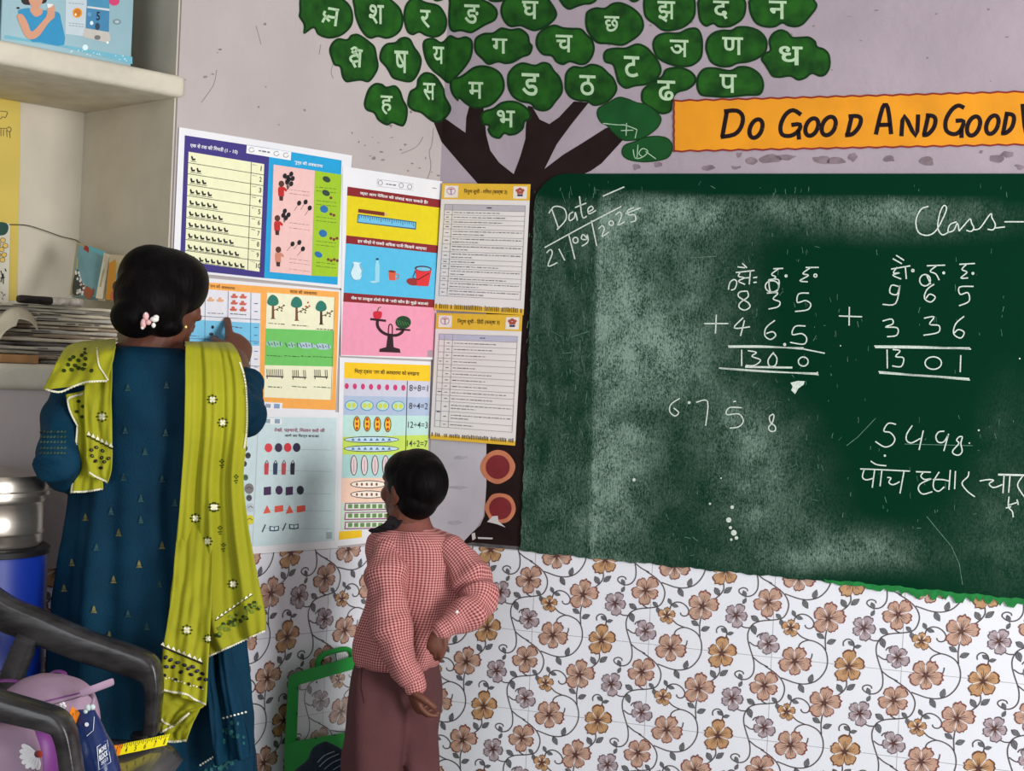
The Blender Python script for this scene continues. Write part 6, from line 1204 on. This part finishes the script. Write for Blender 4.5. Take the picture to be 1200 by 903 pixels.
def flower_m(bv, x, y, r=4.6):
    for k in range(8): a = k * .785; decal(mb, bv, ell(x + r * 1.35 * math.cos(a), y + r * 1.3 * math.sin(a), 1.3, 1.2, 6), m_emd, .0034)
    for dx, dy in ((-.5, -.5), (.5, -.5), (-.5, .5), (.5, .5)): decal(mb, bv, ell(x + dx * r * .9, y + dy * r * .9, r * .42, r * .42, 8), m_mir, .0042)
    decal(mb, bv, ell(x, y, r * .4, r * .4, 8), m_mir, .0046)
for x, y in ((249, 468), (261, 495), (252, 594), (250, 590 + 4), (229, 607), (243, 634), (273, 684)): flower_m(bA, x, y, 3.8)
flower_m(bF, 119.5, 488, 4.2); flower_m(bB, 219, 738, 4.2); flower_m(bB, 244, 748, 3.4)
def sprig(bv, x, y, s=1):
    for dx, dy in ((0, 0), (2, -2), (-2, -2), (0, -4), (1, 3), (-1.5, 3.5), (0, 6)): decal(mb, bv, ell(x + dx * s, y + dy * s, 1.3 * s, 1.0 * s, 6), m_emd, .0034)
for x, y in ((260, 542), (232, 690), (258, 620), (262, 640), (225, 660), (277, 560)): sprig(bA, x, y, .9)
for i in range(8): x, y = 191 + 6.2 * i, 756.5 + 2.6 * i; decal(mb, bB, [(x - 2.6, y - 1.5), (x + 2.6, y + 1), (x + .2, y - 4.5)], m_mir, .0036); decal(mb, bB, [(x - 3, y - .6), (x + 3.4, y + 1.8), (x + 3, y + 3.8), (x - 3.2, y + 1.2)], m_emb, .0034)
rr = random.Random(31)
for x, y in [(194, 770), (200, 773), (208, 776), (216, 779), (221, 783), (203, 781), (212, 787), (226, 781), (231, 786), (237, 789), (224, 790), (234, 795), (195, 781), (241, 796)]: decal(mb, bB, ell(x, y, 3.0, 2.1, 9, rr.uniform(-.8, .8)), m_emb, .0034); decal(mb, bB, ell(x + .6, y - .4, 1.5, 1.0, 7, .3), M('thread_slate', (74, 80, 108), .8, .1, 60, spec=.1), .0040)
for x, y in [(193, 791), (206, 796), (221, 801), (235, 805)]: decal(mb, bB, ell(x, y, 2.2, 2.2, 6), m_emb, .0034)
for i in range(14): x = 191 + 3.6 * i; decal(mb, bB, ell(x, 792.5 + (x - 191) * .31 + rr.uniform(-1, 1), 1.2, .9, 6), m_mir, .0034)
for i in range(9): x, y = 255 + 4.8 * i, 725 - 3.4 * i; decal(mb, bA, [(x - 2, y + 1), (x + 2.4, y - 1.6), (x - .6, y - 3)], m_mir, .0036); decal(mb, bA, [(x - 2.4, y + 2.4), (x + 2.8, y - .9), (x + 2.4, y - 1.9), (x - 2.6, y + 1.2)], m_emd, .0034)
for i in range(46): x = rr.uniform(252, 305); decal(mb, bA, ell(x, 735 - (x - 252) * .66 + rr.uniform(-1, 14), rr.uniform(2, 3.1), rr.uniform(1.6, 2.4), 8, rr.uniform(-.7, .7)), m_emg if rr.random() < .65 else m_emd, .0034)
for x, y in [(82, 421), (86, 418), (92, 422), (96, 416), (100, 413), (100, 420), (99, 427), (97, 432), (88, 428), (80, 427), (92, 431), (107, 434), (75, 434), (100, 408), (84, 433)]: decal(mb, bE, ell(x, y, 2.7, 2.3, 8, rr.uniform(-.8, .8)), m_emd, .0034)
decal(mb, bE, [(99, 407), (101, 407), (101, 432), (98, 432)], m_emd, .0034)
for i in range(6): x, y = 104 + 5.2 * i, 509 + 2.7 * i; decal(mb, bF, [(x - 2.4, y), (x + 2.6, y + 1.4), (x, y - 4)], m_mir, .0036); decal(mb, bF, [(x - 2.6, y + 1), (x + 3, y + 2.6), (x + 2.6, y + 4), (x - 2.8, y + 2.4)], m_emb, .0034)
for x, y in [(107, 527), (113, 524), (120, 528), (108, 534), (119, 536), (122, 541), (112, 540), (118, 548), (127, 537)]: decal(mb, bF, ell(x, y, 2.6, 2.0, 9, rr.uniform(-.8, .8)), m_emb, .0034); decal(mb, bF, ell(x + .4, y, 1.2, .9, 6), m_emg, .0040)
for x, y in [(92, 470), (97, 476), (90, 482), (96, 488)]: decal(mb, bG, ell(x, y, 2.4, 2.0, 8), m_emd, .0034)
mb.build_each('embroidery', dup)

# ---------------------------------------------------------------- boy
BY = 3.24
m_skb = M('skin_brown_boy', (104, 62, 48), .5, .05, 30, bump=.0005, bscale=200)
m_tr = M('trousers_maroon', (90, 55, 57), .8, .05, 8, bump=.001, bscale=300, spec=.2)
g_ = bpy.data.materials.new('gingham_red_white'); g_.use_nodes = True; nt = g_.node_tree; N, Lk = nt.nodes, nt.links
b = N['Principled BSDF']; b.inputs['Roughness'].default_value = .8; b.inputs['Specular IOR Level'].default_value = .2
ga_ = N.new('ShaderNodeAttribute'); ga_.attribute_name = 'cl'; sx_ = N.new('ShaderNodeSeparateXYZ'); Lk.new(ga_.outputs['Vector'], sx_.inputs[0])
def chk(o):
    a = mth('FRACT', mth('MULTIPLY', o, 1 / .0056)); return mth('GREATER_THAN', a, .5)
fm = mth('MULTIPLY', mth('ADD', chk(sx_.outputs[0]), chk(sx_.outputs[1])), .5)
mx = N.new('ShaderNodeMix'); mx.data_type = 'RGBA'; mx.inputs[6].default_value = lin((206, 152, 148)); mx.inputs[7].default_value = lin((126, 30, 38)); Lk.new(fm, mx.inputs[0]); Lk.new(mx.outputs[2], b.inputs['Base Color'])
bh = at(481, 570, 3.235); BF, BK = V((-.78, .62, .06)), .166
mb = MB(); head(mb, bh, BF, (.02, -.06, 1), BK, m_skb, .8)
bn = at(478, 622, BY)
mb.limb([bh + V((.0, -.01, -.04)), bh + V((-.004, -.005, -.08)), bn, bn + V((.01, 0, -.04))], [.043, .040, .042, .06], m_skb, 16, 4)
bsl, bel, bwl = at(450, 650, 3.20), at(457, 735, 3.13), at(481, 806, 3.115)
bsr, ber, bwr = at(538, 655, 3.22), at(563, 704, 3.17), at(515, 738, 3.10)
mb.limb([bn + V((.01, 0, -.03)), at(490, 690, BY), at(470, 770, BY), at(466, 800, BY)], [.05, .075, .06, .05], m_skb, 18, 4, .65, side=V((1, 0, 0)))
for a, b_, c in ((bsl, bel, bwl), (bsr, ber, bwr)): mb.limb([bn + V((.01, 0, -.05)), a, b_], [.04, .028, .021], m_skb, 12, 4); mb.limb([b_, b_.lerp(c, .5), c], [.021, .021, .017], m_skb, 12, 4)
hand(mb, bwl, (.40, -.05, -.85), (.75, .55, .1), (.45, -.75, -.1), m_skb, .092, [(.35, .5, .3), (.5, .65, .4), (.62, .75, .4), (.75, .8, .4)], [(.75, .45, .4), (.9, .1, .5), (.9, -.1, .5)])
hand(mb, bwr, (-.25, -.12, -.95), (-.55, .65, -.1), (.75, -.2, -.15), m_skb, .078, [(.35, .5, .4), (.5, .6, .4), (.7, .7, .4), (.8, .7, .4)], [(.85, .35, .1), (.95, .0, .1), (.95, -.1, .1)])
LG = [((438, 800), (437, 900), 3.22), ((487, 800), (489, 900), 3.27)]
for (a, b_, Y) in LG:
    p, k_ = at(*a, Y), at(*b_, Y); kn = V((k_.x, Y + .0, .34)); an = V((k_.x - .005, Y - .005, .06)); mb.limb([p + V((0, 0, .02)), kn, an], [.028, .030, .024], m_skb, 12, 4); mb.limb([an, an + V((-.02, -.02, -.03)), an + V((-.05, .07, -.036)), an + V((-.07, .11, -.04))], [.026, .028, .024, .014], m_skb, 12, 4)
by_ = mb.build('person', base=V((bn.x, BY, 0)), remesh=.0022, rsm=4)
tag(by_, 'small boy in red checked shirt and maroon trousers looking at the posters', 'person')
mb = MB(); kx = BY / F
def hb(x, y, Y, a, b_, c): mb.ball(at(x, y, Y), V((a * kx, 0, 0)), V((0, b_, 0)), V((0, 0, c * kx)), m_hair, 28, 18)
hb(489, 563, 3.235, 35.5, .082, 38); hb(498, 566, 3.21, 28, .066, 32); hb(478, 553, 3.24, 28, .066, 26); hb(489, 588, 3.205, 24, .05, 21); hb(464, 550, 3.24, 14, .05, 14)
hbv = mb.bvh(); mb.build('hair', by_, remesh=.0036, rsm=5)
mb = MB()
for st in ([(505, 547), (508, 554), (512, 558)], [(513, 555), (515, 559)]): dline(mb, hbv, st, .8, M('hair_glint', (70, 66, 64), .4, .1, 40), .002)
# shirt
def ringb(cx, y, hw, hd, Y=BY, sk=0): return (at(cx, y, Y), V((px(hw, Y), sk, 0)), V((-sk * .5, hd, 0)))
def wsb(t, v, p): return .005 * noise.noise(V((p.x * 18, p.y * 18, p.z * 9))) + .004 * math.sin(t * 7 + p.z * 14) * (1 if v > .2 else v * 5) + .0026 * noise.noise(p * 40)
mb = MB(); mb.loft([ringb(480, 615, 22, .042), ringb(483, 620, 34, .05), ringb(488, 630, 53, .062), ringb(491, 645, 60, .068), ringb(490, 675, 57, .073), ringb(484, 710, 55, .076), ringb(475, 738, 54, .088), ringb(468, 757, 53, .098), ringb(465, 769, 51, .099), ringb(463, 778, 46, .09)], g_, 110, 9, wsb, .9)
shv = mb.bvh(); sh_ = mb.build('shirt', by_, smooth_=True)
def slb(seed, amp=.0052): return lambda t, v, p: amp * 1.5 * noise.noise(p * 26 + V((seed, 0, 0))) + amp * math.sin(v * 34 + 4 * noise.noise(p * 12)) * math.sin(math.pi * min(1, v))
mb = MB(); mb.limb([at(474, 634, 3.235), at(459, 645, 3.215), at(453, 666, 3.18), at(455, 702, 3.15), at(460, 740, 3.13), at(472, 775, 3.12), at(482, 795, 3.115)], [.018, .036, .045, .045, .043, .035, .027], g_, 40, 9, 1., None, slb(2)); mb.build('sleeve', sh_, smooth_=True)
mb = MB(); mb.limb([at(481, 790, 3.115), at(485, 799, 3.115), at(487, 808, 3.115)], [.0255, .0250, .0235], g_, 30, 4, 1., None, None); mb.build('cuff', sh_, smooth_=True)
mb = MB(); mb.limb([at(508, 634, 3.235), at(526, 644, 3.22), at(541, 660, 3.205), at(553, 680, 3.185), at(560, 696, 3.17), at(556, 712, 3.145), at(542, 722, 3.125), at(527, 733, 3.11)], [.018, .036, .043, .042, .041, .040, .034, .025], g_, 40, 9, 1., None, slb(7, .006)); mb.build('sleeve', sh_, smooth_=True)
mb = MB(); mb.limb([at(528, 731, 3.11), at(520, 736, 3.105), at(514, 740, 3.10)], [.0225, .0215, .0205], g_, 30, 4, 1., None, None); cfv = mb.bvh(); mb.build('cuff', sh_, smooth_=True)
mb = MB(); mb.ball(at(535.5, 717, 3.098), V((.004, 0, 0)), V((0, .003, 0)), V((0, 0, .004)), M('button_white', (236, 232, 228), .3, .02, 30), 12, 8); mb.build('button', sh_, smooth_=True)
m_col = M('collar_brown', (124, 74, 66), .8, .06, 30, spec=.2); m_blkc = M('collar_black', (26, 22, 26), .8, .1, 30, spec=.2)
mb = MB(); mb.loft([(at(480, 619, BY), V((px(28, BY), 0, 0)), V((0, .054, 0))), (at(479, 611, BY), V((px(25.5, BY), 0, 0)), V((0, .051, 0))), (at(478, 603, BY), V((px(24, BY), 0, 0)), V((0, .049, 0)))], m_col, 40, 5, lambda t, v, p: .0014 * noise.noise(p * 50), cap=False); mb.build('collar', sh_, solid=.003, smooth_=True)
mb = MB(); mb.grid(sheetfn([(457, 604, 474, 604, 3.20), (452, 611, 470, 613, 3.185), (443, 617, 461, 620, 3.19), (431, 621, 436, 624, 3.20)], .001, 2, 0), 12, 24, m_blkc); mb.build('collar_flap', sh_, solid=.003, smooth_=True)
# trousers
def wtr(t, v, p): return .007 * noise.noise(V((p.x * 13, p.y * 13, p.z * 6))) + .004 * math.sin(t * 5 + p.z * 12) + .003 * noise.noise(V((p.x * 30, p.y * 30, p.z * 18)))
def rt(cx, y, hw, hd, Y=BY): return (at(cx, y, Y), V((px(hw, Y), 0, 0)), V((0, hd, 0)))
mb = MB(); mb.loft([rt(470, 755, 43, .066), rt(467, 768, 46, .076), rt(464, 786, 50, .084), rt(462, 806, 50, .08), rt(462, 824, 38, .055)], m_tr, 60, 6, wtr, .85)
mb.loft([rt(448, 772, 27, .06, 3.235), rt(446, 800, 36, .08, 3.225), rt(443, 850, 37, .084, 3.215), rt(437, 903, 34, .078, 3.215), (V((at(436, 903, BY).x, BY, .22)), V((.052, 0, 0)), V((0, .058, 0))), (V((at(436, 903, BY).x, BY, .055)), V((.046, 0, 0)), V((0, .052, 0)))], m_tr, 40, 6, wtr, .9)
mb.loft([rt(484, 772, 24, .06, 3.245), rt(487, 795, 29, .078, 3.255), rt(488, 850, 27, .078, 3.27), rt(491, 903, 25, .07, 3.28), (V((at(492, 903, BY).x, BY, .22)), V((.047, 0, 0)), V((0, .055, 0))), (V((at(492, 903, BY).x, BY, .055)), V((.044, 0, 0)), V((0, .05, 0)))], m_tr, 40, 6, wtr, .9)
tro = mb.build('trousers', by_, remesh=.005, rsm=3)
dgt = bpy.context.evaluated_depsgraph_get(); tb_ = BVHTree.FromPolygons([tro.matrix_world @ v.co if False else V(v.co) + V(by_['_w']) for v in tro.data.vertices], [tuple(p.vertices) for p in tro.data.polygons])
mb = MB(); m_sm = M('seam_dark', (60, 36, 36), .9, .1, 40, spec=.1)
dline(mb, tb_, [(497, 757), (499, 775), (494, 795), (489, 815)], .9, m_sm, .002); dline(mb, tb_, [(499, 776), (505, 776)], .8, m_sm, .002); dline(mb, tb_, [(424, 782), (423, 805), (427, 824)], .8, m_sm, .002); mb.build('pocket_seam', tro)
for o in bpy.data.objects:
    if '_w' in o: del o['_w']
